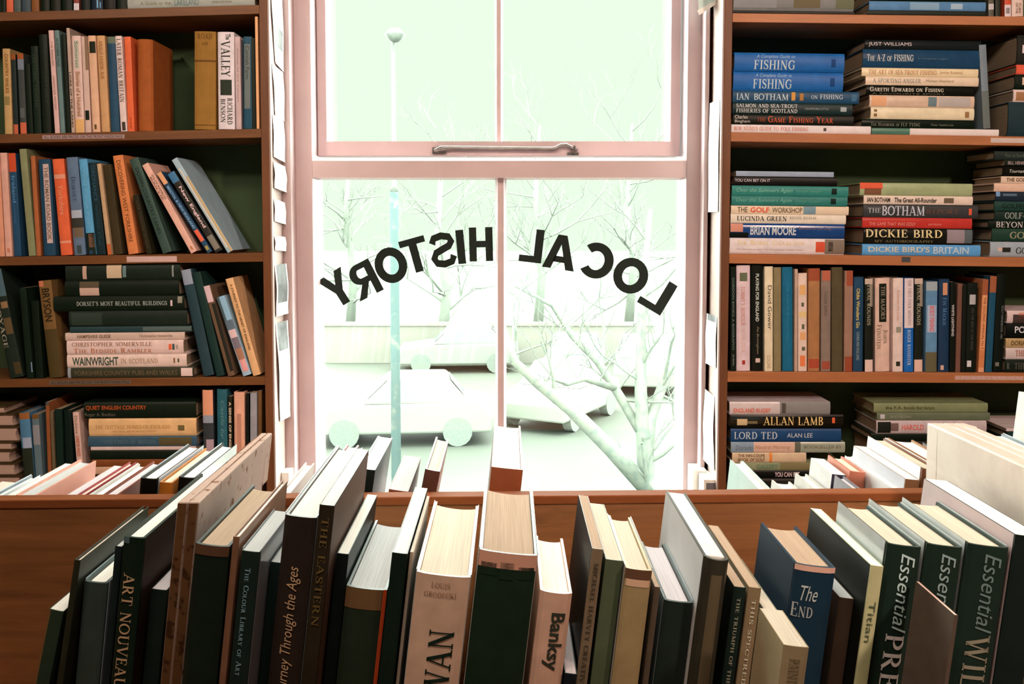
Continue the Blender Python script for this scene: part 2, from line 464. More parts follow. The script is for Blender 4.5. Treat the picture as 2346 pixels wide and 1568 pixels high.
m = MB(); m.prism([(xm - mw / 2, FY + 0.03), (xm + mw / 2, FY + 0.03), (xm + mw / 2, FG - 0.012), (xm + mw * .9, FG - .002), (xm - mw * .9, FG - .002), (xm - mw / 2, FG - 0.012)], 'z', ZB + 0.04, zt0); wpart(m, 'glazing_bar')
glass = glass_mat()
def pane(x0, x1, z0, z1, Y):
    m = MB(); m.box(x0, Y, z0, x1, Y + 0.003, z1); return wpart(m, 'pane', glass)
pane(xa, xm - .0005, ZB + 0.04, zt0, FG); pane(xm + .0005, xb, ZB + 0.04, zt0, FG)
# putty bevels round the lower panes
for (x0, x1) in ((xa, xm - mw * .5), (xm + mw * .5, xb)):
    m = MB(); k = 0.0025
    o_ = [(x0, FG - .016), (x1, FG - .016)]
    m.prism([(x0, FG - 0.02), (x0 + k, FG), (x0, FG)], 'z', ZB + .04, zt0)
    m.prism([(x1, FG - 0.02), (x1, FG), (x1 - k, FG)], 'z', ZB + .04, zt0)
    m.prism([(FG - 0.02, zt0), (FG, zt0), (FG, zt0 - k)], 'x', x0, x1)
    wpart(m, 'putty', weld=False)
# the upper casement
ca, cb = pxx(730.5, FC), pxx(1555, FC)
cia, cib = pxx(751, FC), pxx(1533.5, FC)
cz0, cz1 = pz(357, FC), pz(324, FC)
cas = empty('upper_sash', (0, 0, 0)); cas.parent = win
def cpart(m, name, mat=None, **k):
    o = wpart(m, name, mat, **k); o.parent = cas; return o
m = MB()
m.box(ca, FC, cz0, cia, CG + 0.02, ZT - 0.05); m.box(cib, FC, cz0, cb, CG + 0.02, ZT - 0.05)
m.box(cia, FC, cz0, cib, CG + 0.02, cz1); m.box(cia, FC, ZT - 0.09, cib, CG + 0.02, ZT - 0.05)
k = 0.0025
m.prism([(cia, FC + .02), (cia + k, CG - .002), (cia, CG - .002)], 'z', cz1, ZT - .09)
m.prism([(cib, FC + .02), (cib, CG - .002), (cib - k, CG - .002)], 'z', cz1, ZT - .09)
cpart(m, 'sash_frame', weld=False)
um = pxx(1143, FC + .03); uw = pxx(1148, FC) - pxx(1138, FC)
m = MB(); m.prism([(um - uw / 2, FC + .02), (um + uw / 2, FC + .02), (um + uw * .9, CG - .002), (um - uw * .9, CG - .002)], 'z', cz1, ZT - .09); cpart(m, 'glazing_bar')
pane(cia, um - .0005, cz1, ZT - .09, CG).parent = cas; pane(um + .0005, cib, cz1, ZT - .09, CG).parent = cas
# stay bar on the casement's bottom rail
iron = plain('worn_metal', (0.25, 0.23, 0.22), rough=0.28, spec=0.5, metal=0.85, var=0.2)
sy = FC - 0.012
m = MB()
pts = [(994, 346), (1010, 341), (1030, 339), (1130, 340), (1262, 341), (1272, 340), (1285, 333), (1297, 332), (1308, 338), (1323, 344)]
m.tube([P(u, v, sy) for u, v in pts], [.006, .008, .006, .0055, .0055, .0055, .005, .005, .005, .0045], n=8)
m.tube([P(1004, 335, sy + .004), P(1006, 351, sy + .004)], .006, n=8)
stay = wpart(m, 'window_stay', iron, smooth=True); stay['label'] = 'dark metal stay bar with a hooked end'
m = MB()
m.box(P(990, 345, sy).x, sy + .006, pz(352, sy), P(1022, 345, sy).x, FC - .0002, pz(337, sy))
m.box(P(1300, 345, sy).x, sy + .004, pz(356, sy), P(1326, 345, sy).x, FC - .0002, pz(349, sy))
m.tube([P(1316, 334, sy - .004), P(1316, 352, sy - .004)], .003, n=8)
wpart(m, 'stay_bracket', iron)
# dark grime lines where the frame meets the jambs
# inner sill
m = MB(); m.box(pxx(656, 2.42), 2.36, ZB - 0.03, pxx(1622, 2.42), FY + 0.02, ZB); wpart(m, 'sill', bevel=0.004)
# black vinyl lettering, read from the street, so mirrored from inside
vinyl = plain('black_vinyl', (0.010, 0.017, 0.013), rough=0.45, spec=0.2, var=0.05)
LET = [('L', 1506, 674, 31, 62, 79), ('O', 1445, 632, 24, 80, 83), ('C', 1368, 598, 16, 76, 83), ('A', 1284, 578, 9, 74, 79), ('L', 1218, 563, 6.5, 52, 77),
       ('H', 1102, 560, -1.5, 54, 78), ('I', 1055.5, 566, -5.5, 18, 78), ('S', 1014.6, 573, -9, 62, 82), ('T', 951.5, 585, -15.5, 60, 79), ('O', 895.5, 608, -20, 74, 83), ('R', 833.7, 642, -27, 62, 80), ('Y', 773.5, 662, -32, 66, 79)]
BLK = {  # heavy block capitals in the unit square
 'L': [[(0, 0), (1, 0), (1, .2), (.36, .2), (.36, 1), (0, 1)]],
 'H': [[(0, 0), (.31, 0), (.31, .41), (.69, .41), (.69, 0), (1, 0), (1, 1), (.69, 1), (.69, .6), (.31, .6), (.31, 1), (0, 1)]],
 'I': [[(0, 0), (1, 0), (1, 1), (0, 1)]],
 'T': [[(.345, 0), (.655, 0), (.655, .81), (1, .81), (1, 1), (0, 1), (0, .81), (.345, .81)]],
 'Y': [[(.36, 0), (.64, 0), (.64, .4), (1, 1), (.7, 1), (.5, .63), (.3, 1), (0, 1), (.36, .4)]],
 'A': [[(0, 0), (.26, 0), (.33, .18), (.67, .18), (.74, 0), (1, 0), (.63, 1), (.37, 1), (.37, 0.999)], ]}
def block_letter(ch):
    """flat outline strips for a heavy capital: list of (left points, right points) strips or polygons"""
    def ring(cx, cy, rx, ry, w, a0, a1, n=28):
        o, i = [], []
        for k in range(n + 1):
            a = math.radians(a0 + (a1 - a0) * k / n)
            o.append((cx + rx * math.cos(a), cy + ry * math.sin(a))); i.append((cx + (rx - w[0]) * math.cos(a), cy + (ry - w[1]) * math.sin(a)))
        return o, i
    if ch == 'O': return [], [ring(.5, .5, .5, .5, (.26, .235), 0, 360)]
    if ch == 'C': return [], [ring(.53, .5, .53, .5, (.28, .235), 42, 318)]
    if ch == 'A': return [[(0, 0), (.27, 0), (.5, .72), (.5, 1), (.36, 1)], [(1, 0), (.64, 1), (.5, 1), (.5, .72), (.73, 0)], [(.3, .2), (.7, .2), (.64, .38), (.36, .38)]], []
    if ch == 'R': return [[(0, 0), (.29, 0), (.29, 1), (0, 1)], [(.29, .83), (.55, .83), (.55, 1), (.29, 1)], [(.29, .4), (.55, .4), (.55, .57), (.29, .57)], [(.34, .42), (.62, .42), (1, 0), (.68, 0)]], [ring(.55, .7, .38, .3, (.28, .17), -90, 90)]
    if ch == 'S':
        c = [(.98, .74), (.86, .9), (.5, .915), (.2, .84), (.15, .7), (.27, .585), (.5, .52), (.76, .44), (.87, .29), (.78, .15), (.5, .085), (.17, .1), (.0, .3)]
        c = [(.86, .70), (.78, .85), (.5, .9), (.22, .84), (.15, .71), (.26, .59), (.5, .52), (.76, .44), (.86, .29), (.77, .15), (.5, .1), (.22, .15), (.13, .31)]
        w = .2; o, i = [], []
        for k in range(len(c)):
            a, b = c[max(k - 1, 0)], c[min(k + 1, len(c) - 1)]
            dx, dy = b[0] - a[0], b[1] - a[1]; n = math.hypot(dx, dy)
            o.append((c[k][0] - dy / n * w * .62, c[k][1] + dx / n * w / 2)); i.append((c[k][0] + dy / n * w * .62, c[k][1] - dx / n * w / 2))
        return [], [(o, i)]
    return BLK[ch], []
words = {}
for idx, (ch, u, v, tilt, w, h) in enumerate(LET):
    g = words.setdefault('LOCAL' if idx < 5 else 'HISTORY', MB())
    polys, strips = block_letter(ch)
    c, s_ = math.cos(math.radians(tilt)), math.sin(math.radians(tilt))
    def T2(p, dy=0.0):
        a, b = (0.5 - p[0]) * w, (p[1] - 0.5) * h          # mirrored
        q = P(u + a * c + b * s_, v + a * s_ - b * c, FG - 0.0006)
        return (q.x, q.y - dy, q.z)
    for p in polys: g.face(*[T2(q) for q in p])
    for o_, i_ in strips:
        for k in range(len(o_) - 1): g.face(T2(o_[k]), T2(o_[k + 1]), T2(i_[k + 1]), T2(i_[k]))
for wd, g in words.items():
    o = wpart(g, 'window_lettering', vinyl, weld=False); o['label'] = 'mirrored black capitals reading %s on the lower panes' % wd
# casing strips beside the window, standing out from the wall
for nm, u0, u1 in (('trim_1', 646, 668), ('trim_2', 1611, 1618)):
    m = MB(); xi, xo = (pxx(u1, 2.41), pxx(u0, 2.41)) if nm == 'trim_1' else (pxx(u0, 2.41), pxx(u1, 2.41) + .004)
    m.box(min(xi, xo), 2.41, ZB - .03, max(xi, xo), YW, 2.9); struct(m, nm, white_paint, bevel=0.002)
# ------------------------------------------------------------------ bookcases
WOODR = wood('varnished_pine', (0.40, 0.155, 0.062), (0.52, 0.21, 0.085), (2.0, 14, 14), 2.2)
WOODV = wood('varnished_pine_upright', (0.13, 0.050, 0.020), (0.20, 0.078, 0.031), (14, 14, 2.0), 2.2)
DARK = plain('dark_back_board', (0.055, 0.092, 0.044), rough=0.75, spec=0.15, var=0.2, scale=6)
BASE = {  # row: (x px, y px of the shelf top at that x, x px, y px), board thickness px
 'L1': (0, 28, 600, 11, 20), 'L2': (0, 308, 600, 295, 20), 'L3': (0, 589, 600, 580, 20), 'L4': (0, 870, 600, 864, 19), 'L5': (0, 1151, 600, 1147, 20),
 'R1': (1672, 30, 2346, 38, 20), 'R2': (1672, 303, 2346, 313, 21), 'R3': (1672, 582, 2346, 590, 22), 'R4': (1672, 852, 2346, 855, 24), 'R5': (1672, 1138, 2346, 1138, 24)}
def base_y(row, u):
    x0, y0, x1, y1, _ = BASE[row]
    return y0 + (y1 - y0) * (u - x0) / (x1 - x0)
def shelf_z(row, X):
    x0, y0, x1, y1, _ = BASE[row]
    a, b = P(x0, y0, YS), P(x1, y1, YS)
    return a.z + (b.z - a.z) * (X - a.x) / (b.x - a.x)
def slope(row):
    x0, y0, x1, y1, _ = BASE[row]
    a, b = P(x0, y0, YS), P(x1, y1, YS)
    return math.atan2(b.z - a.z, b.x - a.x)
PXM = F / YS
def bookcase(side, label):
    if side == 'L': xo, xi, xfar = pxx(619, YS), pxx(601, YS), -1.78
    else: xo, xi, xfar = pxx(1654, YS), pxx(1672, YS), 1.78
    root = empty('bookcase', ((xo + xfar) / 2, YS + .1, 0)); tag(root, label, 'bookcase')
    def part(m, name, mat, **k):
        for i, p in enumerate(m.v): m.v[i] = (p[0] - root.location.x, p[1] - root.location.y, p[2])
        return m.build(name, mat, root, **k)
    YB = YW - 0.004
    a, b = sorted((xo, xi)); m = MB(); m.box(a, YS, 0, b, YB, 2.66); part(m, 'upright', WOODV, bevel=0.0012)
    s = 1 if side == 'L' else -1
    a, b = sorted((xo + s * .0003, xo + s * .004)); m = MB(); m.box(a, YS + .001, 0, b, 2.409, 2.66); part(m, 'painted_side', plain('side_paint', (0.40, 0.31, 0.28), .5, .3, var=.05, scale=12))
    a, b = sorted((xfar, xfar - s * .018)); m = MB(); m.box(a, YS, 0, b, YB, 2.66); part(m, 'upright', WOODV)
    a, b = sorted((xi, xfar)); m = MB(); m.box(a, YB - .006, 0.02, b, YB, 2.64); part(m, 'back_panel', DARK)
    m = MB(); a, b = sorted((xi, xfar)); m.box(a, YS, 2.64, b, YB - .006, 2.66); part(m, 'top_board', WOODR)
    rows = [r for r in BASE if r[0] == side]
    for r in rows:
        th = BASE[r][4] / PXM
        m = MB()
        z0, z1 = shelf_z(r, a), shelf_z(r, b)
        m.hexa([(a, YS, z0 - th), (b, YS, z1 - th), (b, YB - .006, z1 - th), (a, YB - .006, z0 - th)], [(a, YS, z0), (b, YS, z1), (b, YB - .006, z1), (a, YB - .006, z0)])
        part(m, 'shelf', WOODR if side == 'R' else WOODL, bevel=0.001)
    for z in (0.5, 0.12):
        m = MB(); m.box(a, YS, z - .02, b, YB - .006, z); part(m, 'shelf', WOODR)
    return root
WOODL = wood('varnished_pine_shaded', (0.14, 0.056, 0.018), (0.21, 0.085, 0.028), (2.0, 14, 14), 2.2)  # same pine as the right shelves, darkened for the dimmer left side
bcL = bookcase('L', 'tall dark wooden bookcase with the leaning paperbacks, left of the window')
bcR = bookcase('R', 'tall orange wooden bookcase stacked with sports books, right of the window')
def shelf_label(bc, u0, u1, v0, v1, col, text=None, tc=(60, 40, 30), zone='L', va=None):
    a = P(u0, v0, YS - .0006); b = P(u1, (va if va is not None else v0), YS - .0006); h = (v1 - v0) / PXM
    g = MB()
    L_ = bc.location
    pts = [(a.x, a.z - h), (b.x, b.z - h), (b.x, b.z), (a.x, a.z)]
    g.prism([(p[0] - L_.x, p[1]) for p in pts], 'y', YS - .0007 - L_.y, YS - .0001 - L_.y)
    o = g.build('shelf_label', ink(col, zone), bc); o['label'] = 'pale paper label stuck on the shelf edge'
    if text:
        vs, fs = lettering(text, 's'); g = MB()
        for u, w in vs:
            u_ = .02 + .96 * u
            x = a.x + (b.x - a.x) * u_; z = a.z + (b.z - a.z) * u_ - h * (.86 - .72 * w)
            g.v.append((x - L_.x, YS - .001 - L_.y, z))
        g.f = list(fs)
        t = g.build('label_print', ink(tc, zone), o, weld=False)
PRICE = 'ALL BOOKS ARE PRICED ON THE FRONT INSIDE PAGE'
shelf_label(bcL, 97, 285, 310, 319, (150, 110, 100), PRICE, va=308)
shelf_label(bcL, 290, 405, 588, 601, (175, 130, 115), va=587)
shelf_label(bcL, 113, 300, 873, 882, (90, 70, 55), 'ALL BOOKS ARE PRICED ON THE FRONT INSIDE PAGE', va=871)
shelf_label(bcR, 2187, 2346, 861, 871, (185, 120, 90), PRICE, (230, 190, 190), zone='R', va=862)
shelf_label(bcR, 2270, 2346, 316, 327, (200, 150, 125), PRICE, (230, 200, 190), zone='R', va=317)
shelf_label(bcR, 2066, 2086, 589, 601, (75, 65, 60), zone='R')
# ------------------------------------------------------------------ notes pinned to the bookcase sides
paper = plain('note_paper', (0.86, 0.87, 0.84), 0.7, 0.2, var=0.04)
photo = plain('photo_print', (0.13, 0.145, 0.15), 0.45, 0.2, var=0.55, scale=26)
def note(side, y0, y1, label, n=8, curl=0.004, w=(2.318, 2.402), cut=None, pict=None, slant=0.0):
    x = pxx(619, YS) + .0046 if side == 'L' else pxx(1654, YS) - .0046
    s = 1 if side == 'L' else -1
    zt, zb = pz(y0, 2.36), pz(y1, 2.36)
    g = MB(); A, B = [], []
    for k in range(n + 1):
        f = k / n; z = zt + (zb - zt) * f
        off = curl * .5 * (math.sin(f * math.pi * 1.1) ** 2) + curl * .4 * f
        ya, yb = w
        if cut: ya = w[0] + (w[1] - w[0]) * max(0, cut[0] + (cut[1] - cut[0]) * f)
        A.append(Vector((x + s * off, ya, z))); B.append(Vector((x + s * (off + .003 + curl), yb, z + slant * (yb - ya))))
    e = Vector((s * .0005, 0, 0))
    g.quads(A, B); g.quads([q + e for q in B], [q + e for q in A]); g.quads(A, [q + e for q in A]); g.quads(B, [q + e for q in B])
    o = g.build('paper_note', paper, smooth=False); tag(o, label, 'note', 'notes pinned beside the window')
    if pict:
        g = MB(); a, b = pict; i0, i1 = int(a * n), int(b * n)
        rng = range(i0, i1 + 1)
        AA = [A[i].lerp(B[i], .1) + e * 1.8 for i in rng]; BB = [A[i].lerp(B[i], .9) + e * 1.8 for i in rng]
        g.quads(AA, BB); g.build('printed_picture', photo, o)
note('L', -40, 146, 'long curled white note at the top of the left reveal', cut=(-.2, .35), slant=-.25, pict=(.5, .85))
note('L', 152, 268, 'handwritten white note with a torn lower corner, second from the top', cut=(0, .25), slant=-.1)
note('L', 266, 362, 'blank white sheet, third note from the top of the left reveal', slant=-.1)
note('L', 372, 432, 'small white note with a curled edge, level with the transom', curl=.006, slant=-.1)
note('L', 456, 507, 'small square white note just below the transom level, left reveal', slant=-.1)
note('L', 540, 573, 'smallest white note, above the grey photograph', slant=-.05)
note('L', 606, 722, 'grey photograph on white paper pinned to the left reveal', pict=(.0, .85), curl=.006)
note('L', 738, 962, 'long white strip with grey pictures hanging lowest on the left reveal', n=14, pict=(.04, .3), curl=.007, cut=(-.0, .25))
note('R', 232, 486, 'long white sheet with a faint drawing on the right reveal', n=12, curl=.003, pict=None)
note('R', 722, 838, 'pale sheet with a blue tinted top on the right reveal', pict=(0, .2))
note('R', 905, 1070, 'lowest white sheet curling off the right reveal', curl=.006, cut=(.2, 0), slant=.1)
m = MB()
q = [(1597, -30), (1601, 33), (1654, -2), (1656, -30)]
m.hexa([P(u, v, 2.40) for u, v in q], [P(u, v, 2.385) for u, v in q])
tag(m.build('card_sign', plain('card_face', (0.55, 0.72, 0.70), .6, .2)), 'pale blue card with a cream rim hanging at the top right of the window', 'card')
m = MB(); q = [(1597, 24), (1602, 35), (1655, 0), (1655, -8)]
m.hexa([P(u, v, 2.4005) for u, v in q], [P(u, v, 2.382) for u, v in q])
c_ = m.build('card_rim', paper); c_.parent = COL.objects['card_sign'] if 'card_sign' in COL.objects else None
# white papers lying on the sill
def sill_paper(u0, u1, vt, Y, d, label, dark=False, tilt=0.0):
    a, b = P(u0, vt, Y), P(u1, vt, Y)
    g = MB(); hh = a.z - ZB - .0005
    g.hexa([(a.x, Y - d, ZB + .0005), (b.x, Y - d, ZB + .0005), (b.x, Y, ZB + .0005), (a.x, Y, ZB + .0005)],
           [(a.x, Y - d, a.z - tilt), (b.x, Y - d, a.z - tilt), (b.x, Y, a.z), (a.x, Y, a.z)])
    o = g.build('leaflet_stack', paper, bevel=0.001); tag(o, label, 'leaflets', 'leaflets on the window sill')
    if dark:
        g = MB(); g.box(a.x + .006, Y - d - .0008, a.z - tilt - .032, b.x - .002, Y - d - .0002, a.z - tilt - .008)
        g.build('printed_band', plain('grey_print', (.16, .16, .19), .5, .2), o)
sill_paper(1576, 1606, 1062, 2.45, .07, 'tall white leaflet stack against the right jamb on the sill')
sill_paper(1596, 1628, 1078, 2.405, .09, 'white leaflet stack with a grey edge in the right corner of the sill', True)
sill_paper(655, 672, 1072, 2.405, .05, 'white leaflet stack in the left corner of the sill')
sill_paper(674, 690, 1080, 2.45, .06, 'lower white leaflet stack beside the left jamb on the sill')
# ------------------------------------------------------------------ the browsing bin
PINE = wood('bin_pine', (0.19, 0.078, 0.027), (0.33, 0.135, 0.05), (2.2, 14, 22), 2.0)
PINET = wood('bin_pine_rim', (0.20, 0.060, 0.019), (0.28, 0.088, 0.030), (2.2, 14, 14), 2.0, 0.75)
CHIP = speckled('chipboard', (0.70, 0.52, 0.44), (0.30, 0.14, 0.08), 60)
SHADED = speckled('shaded_chipboard', (0.22, 0.105, 0.045), (0.09, 0.04, 0.02), 90, .6)  # chipboard darkened with the shade of the backlit end
PALE = wood('pale_planks', (0.62, 0.50, 0.42), (0.80, 0.70, 0.62), (6, 1.6, 3), 3.0)
ZF = 0.86
bin_ = empty('book_bin', (0, 1.2, 0)); tag(bin_, 'long wooden double browsing bin holding rows of books in front of the window', 'book bin')
def bpart(m, name, mat, **k):
    for i, p in enumerate(m.v): m.v[i] = (p[0], p[1] - 1.2, p[2])
    return m.build(name, mat, bin_, **k)
BX0, BX1 = -1.25, 1.25
tl, tr = P(0, 1147, 1.255), P(2346, 1128, 1.255)
zl = tl.z + (tr.z - tl.z) * (BX0 - tl.x) / (tr.x - tl.x); zr = tl.z + (tr.z - tl.z) * (BX1 - tl.x) / (tr.x - tl.x)
m = MB(); m.hexa([(BX0, 1.256, ZF), (BX1, 1.256, ZF), (BX1, 1.279, ZF), (BX0, 1.279, ZF)], [(BX0, 1.256, zl - .012), (BX1, 1.256, zr - .012), (BX1, 1.279, zr - .012), (BX0, 1.279, zl - .012)])
bpart(m, 'middle_board', PINE)
m = MB(); m.hexa([(BX0, 1.2545, zl - .0118), (BX1, 1.2545, zr - .0118), (BX1, 1.2805, zr - .0118), (BX0, 1.2805, zl - .0118)], [(BX0, 1.2545, zl), (BX1, 1.2545, zr), (BX1, 1.2805, zr), (BX0, 1.2805, zl)])
bpart(m, 'middle_rim', PINET, bevel=0.0015)
m = MB(); m.box(BX0, .72, ZF - .02, BX1, 1.66, ZF); bpart(m, 'bin_floor', PINE)
m = MB(); m.box(BX0, .70, ZF - .1, BX1, .719, 1.0); bpart(m, 'front_board', PINE)
m = MB(); m.box(BX0, 1.661, ZF - .1, BX1, 1.68, 1.0); bpart(m, 'back_board', PINE)
for x0, x1 in ((BX0 - .02, BX0 - .0005), (BX1 + .0005, BX1 + .02)):
    m = MB(); m.box(x0, .70, ZF - .1, x1, 1.68, 1.0); bpart(m, 'end_board', PINE)
for x in (BX0 + .03, BX1 - .08):
    for y in (.74, 1.58):
        m = MB(); m.box(x, y, 0, x + .05, y + .05, ZF - .0205); bpart(m, 'leg', PINE)
def partition(near, far, mat, label, lean=math.tan(math.radians(6.5))):
    """near / far: (u0, u1, v, Y) of the top edge; the plank stands on the bin floor and is notched over the middle board"""
    (u0, u1, v, Y0), (w0, w1, vv, Y1) = near, far
    a, b = P(u0, v, Y0), P(u1, v, Y0); c, d = P(w1, vv, Y1), P(w0, vv, Y1)
    zt = a.z
    g = MB()
    def at(p, q, Y): f = (Y - p.y) / (q.y - p.y); return p.x + (q.x - p.x) * f
    ym = 1.2535
    lo = [(a.x, a.y), (b.x, b.y), (at(b, c, ym), ym), (at(a, d, ym), ym)]
    g.hexa([(x - lean * (zt - ZF), y, ZF + .0004) for x, y in lo], [(x, y, zt) for x, y in lo])
    if c.y > ym + .02:
        zz = max(zl, zr) + .003
        up = [lo[3], lo[2], (c.x, c.y), (d.x, d.y)]
        g.hexa([(x - lean * (zt - zz), y, zz) for x, y in up], [(x, y, zt) for x, y in up])
    o = bpart(g, 'partition', mat, bevel=0.0015); o['label'] = label
    if mat is CHIP:                              # near end painted brown to stand for its backlit shade
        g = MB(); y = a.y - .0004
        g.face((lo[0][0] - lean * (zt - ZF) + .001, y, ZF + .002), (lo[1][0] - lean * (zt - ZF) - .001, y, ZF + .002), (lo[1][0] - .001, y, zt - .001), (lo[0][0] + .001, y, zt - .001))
        e = bpart(g, 'shaded_end', SHADED); e.parent = o; e['label'] = 'chipboard end with its backlit shade painted brown'
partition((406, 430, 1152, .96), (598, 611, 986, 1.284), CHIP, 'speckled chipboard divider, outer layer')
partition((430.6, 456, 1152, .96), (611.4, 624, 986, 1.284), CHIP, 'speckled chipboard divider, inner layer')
for u0, u1, lb in ((2124, 2160, 'wide pale plank divider'), (2160.6, 2185, 'thin pale plank divider, middle one'), (2185.6, 2210, 'thin pale plank divider, far one')):
    X0, X1 = P(u0, 967, 1.284).x, P(u1, 967, 1.284).x
    H = 457 * 1.284 / F
    n0, n1 = PPX + X0 * F / .92, PPX + X1 * F / .92
    partition((n0, n1, 510 + H * F / .92, .92), (u0, u1, 967, 1.284), PALE, lb, 0.0)
# ------------------------------------------------------------------ the street outside
ZG = -3.2
g = MB(); g.box(-60, 2.9, ZG - .2, 60, 160, ZG)
struct(g, 'ground', speckled('street_surface', (0.053, 0.061, 0.0515), (0.050, 0.058, 0.049), 1.2))
post_m = speckled('painted_post', (0.056, 0.085, 0.083), (0.10, 0.115, 0.10), 9, 0.62)
post = MB(); x = P(905, 700, 9.0).x
zj = P(905, 440, 9.0).z
post.tube([(x, 9, ZG), (x, 9, 0), (x, 9, zj)], [.052, .046, .042], n=14)
head = MB(); head.tube([(x, 9, zj + .0002), (x, 9, zj + .06), (x, 9, P(905, 95, 9.0).z)], [.042, .022, .016], n=10)
head.tube([P(905, 96, 9.0), P(905, 80, 9.0), P(905, 66, 9.0)], [.03, .10, .05], n=12)
post.tube([(x, 9, ZG + .0), (x, 9, ZG + .9)], .075, n=14)
post_o = tag(post.build('lamp_post', post_m, smooth=True), 'pale blue green lamp post outside the left lower pane', 'lamp post')
head.build('lamp_head', plain('glare_pale_pole', (0.082, 0.096, 0.084), .6, .2), post_o, smooth=True)  # upper pole and head painted paler to imitate sky glare
def bare_tree(name, limbs, mat, label, twig_n, depth, seed, group=None):
    r = random.Random(seed); g = MB()
    def grow(p, d, L, rad, k):
        pts, rr = [p], [rad]
        for i in range(3):
            d = (d + Vector((r.uniform(-.28, .28), r.uniform(-.28, .28), r.uniform(-.18, .26)))).normalized()
            p = p + d * L / 3; pts.append(p); rr.append(rad * (1 - .2 * (i + 1)))
        g.tube(pts, rr, n=5, caps=False)
        if k > 0:
            for i in range(r.choice((2, 3))):
                q = pts[r.choice((1, 2, 3))]
                e = (d + Vector((r.uniform(-.9, .9), r.uniform(-.8, .8), r.uniform(-.5, .9)))).normalized()
                grow(q, e, L * r.uniform(.55, .8), rad * .5, k - 1)
    for pts, rads, n in limbs:
        g.tube(pts, rads, n=8, caps=True)
        for i in range(n):
            f = r.uniform(.15, 1) * (len(pts) - 1); j = min(int(f), len(pts) - 2); q = Vector(pts[j]).lerp(Vector(pts[j + 1]), f - j)
            grow(q, Vector((r.uniform(-1, 1), r.uniform(-.8, .8), r.uniform(-.1, 1))).normalized(), r.uniform(.5, 1.0) * twig_n, rads[min(j, len(rads) - 1)] * .3, depth)
    o = g.build(name, mat, smooth=True, weld=False)
    tag(o, label, 'tree', group)
bark = speckled('grey_bark', (0.125, 0.144, 0.122), (0.102, 0.124, 0.108), 14, .55)
YT = 9.0
def pl(*uv): return [tuple(P(u, v, YT + dy)) for u, v, dy in uv]
limbs = [
 (pl((1490, 1690, 0), (1485, 1300, 0), (1480, 1080, 0), (1468, 900, .1), (1470, 700, .2), (1490, 480, .3)), [.12, .10, .085, .06, .045, .02], 9),
 (pl((1482, 1120, 0), (1400, 1030, -.2), (1310, 940, -.3), (1235, 880, -.4), (1180, 830, -.5), (1150, 740, -.5)), [.085, .075, .065, .055, .04, .02], 7),
 (pl((1480, 1010, 0), (1415, 900, .3), (1370, 830, .4), (1310, 770, .5), (1265, 700, .5), (1180, 655, .4)), [.05, .045, .038, .03, .022, .012], 8),
 (pl((1482, 1090, 0), (1490, 960, .06), (1530, 850, .3), (1560, 700, .5), (1570, 520, .6)), [.05, .055, .045, .03, .02], 6),
 (pl((1410, 890, .3), (1340, 868, .2), (1300, 880, .1), (1255, 866, 0)), [.035, .03, .025, .012], 4)]
bare_tree('bare_tree', limbs, bark, 'bare forked tree close outside the right lower pane', .75, 2, 3)
twig = speckled('pale_twigs', (0.150, 0.172, 0.146), (0.138, 0.160, 0.135), 3, .55)
for i, (u, Y, h, sd, lab) in enumerate(((1010, 34, 7.5, 5, 'faint bare tree beyond the street, left of the glazing bar'), (1230, 38, 8.5, 8, 'faint bare tree beyond the parked cars, right of the glazing bar'), (800, 40, 8.0, 11, 'faint bare tree beyond the street at the left edge of the lower pane'), (1440, 42, 9.0, 14, 'faint bare tree furthest beyond the forked tree'))):
    x = P(u, 700, Y).x
    trunk = [(x, Y, ZG), (x + .2, Y, ZG + h * .3), (x - .1, Y, ZG + h * .6), (x + .1, Y, ZG + h)]
    bare_tree('bare_tree', [(trunk, [.22, .17, .12, .05], 16)], twig, lab, 2.6, 3, sd, 'bare trees beyond the street')
g = MB(); g.box(P(740, 800, 32).x, 32, ZG, P(1500, 800, 32).x, 32.3, ZG + 1.25)
g.box(P(740, 800, 32).x, 31.95, ZG + 1.2505, P(1500, 800, 32).x, 32.35, ZG + 1.35)
tag(g.build('garden_wall', speckled('faded_brick', (0.165, 0.168, 0.145), (0.158, 0.162, 0.14), 4), weld=False), 'long faded brick wall across the far side of the street', 'wall')
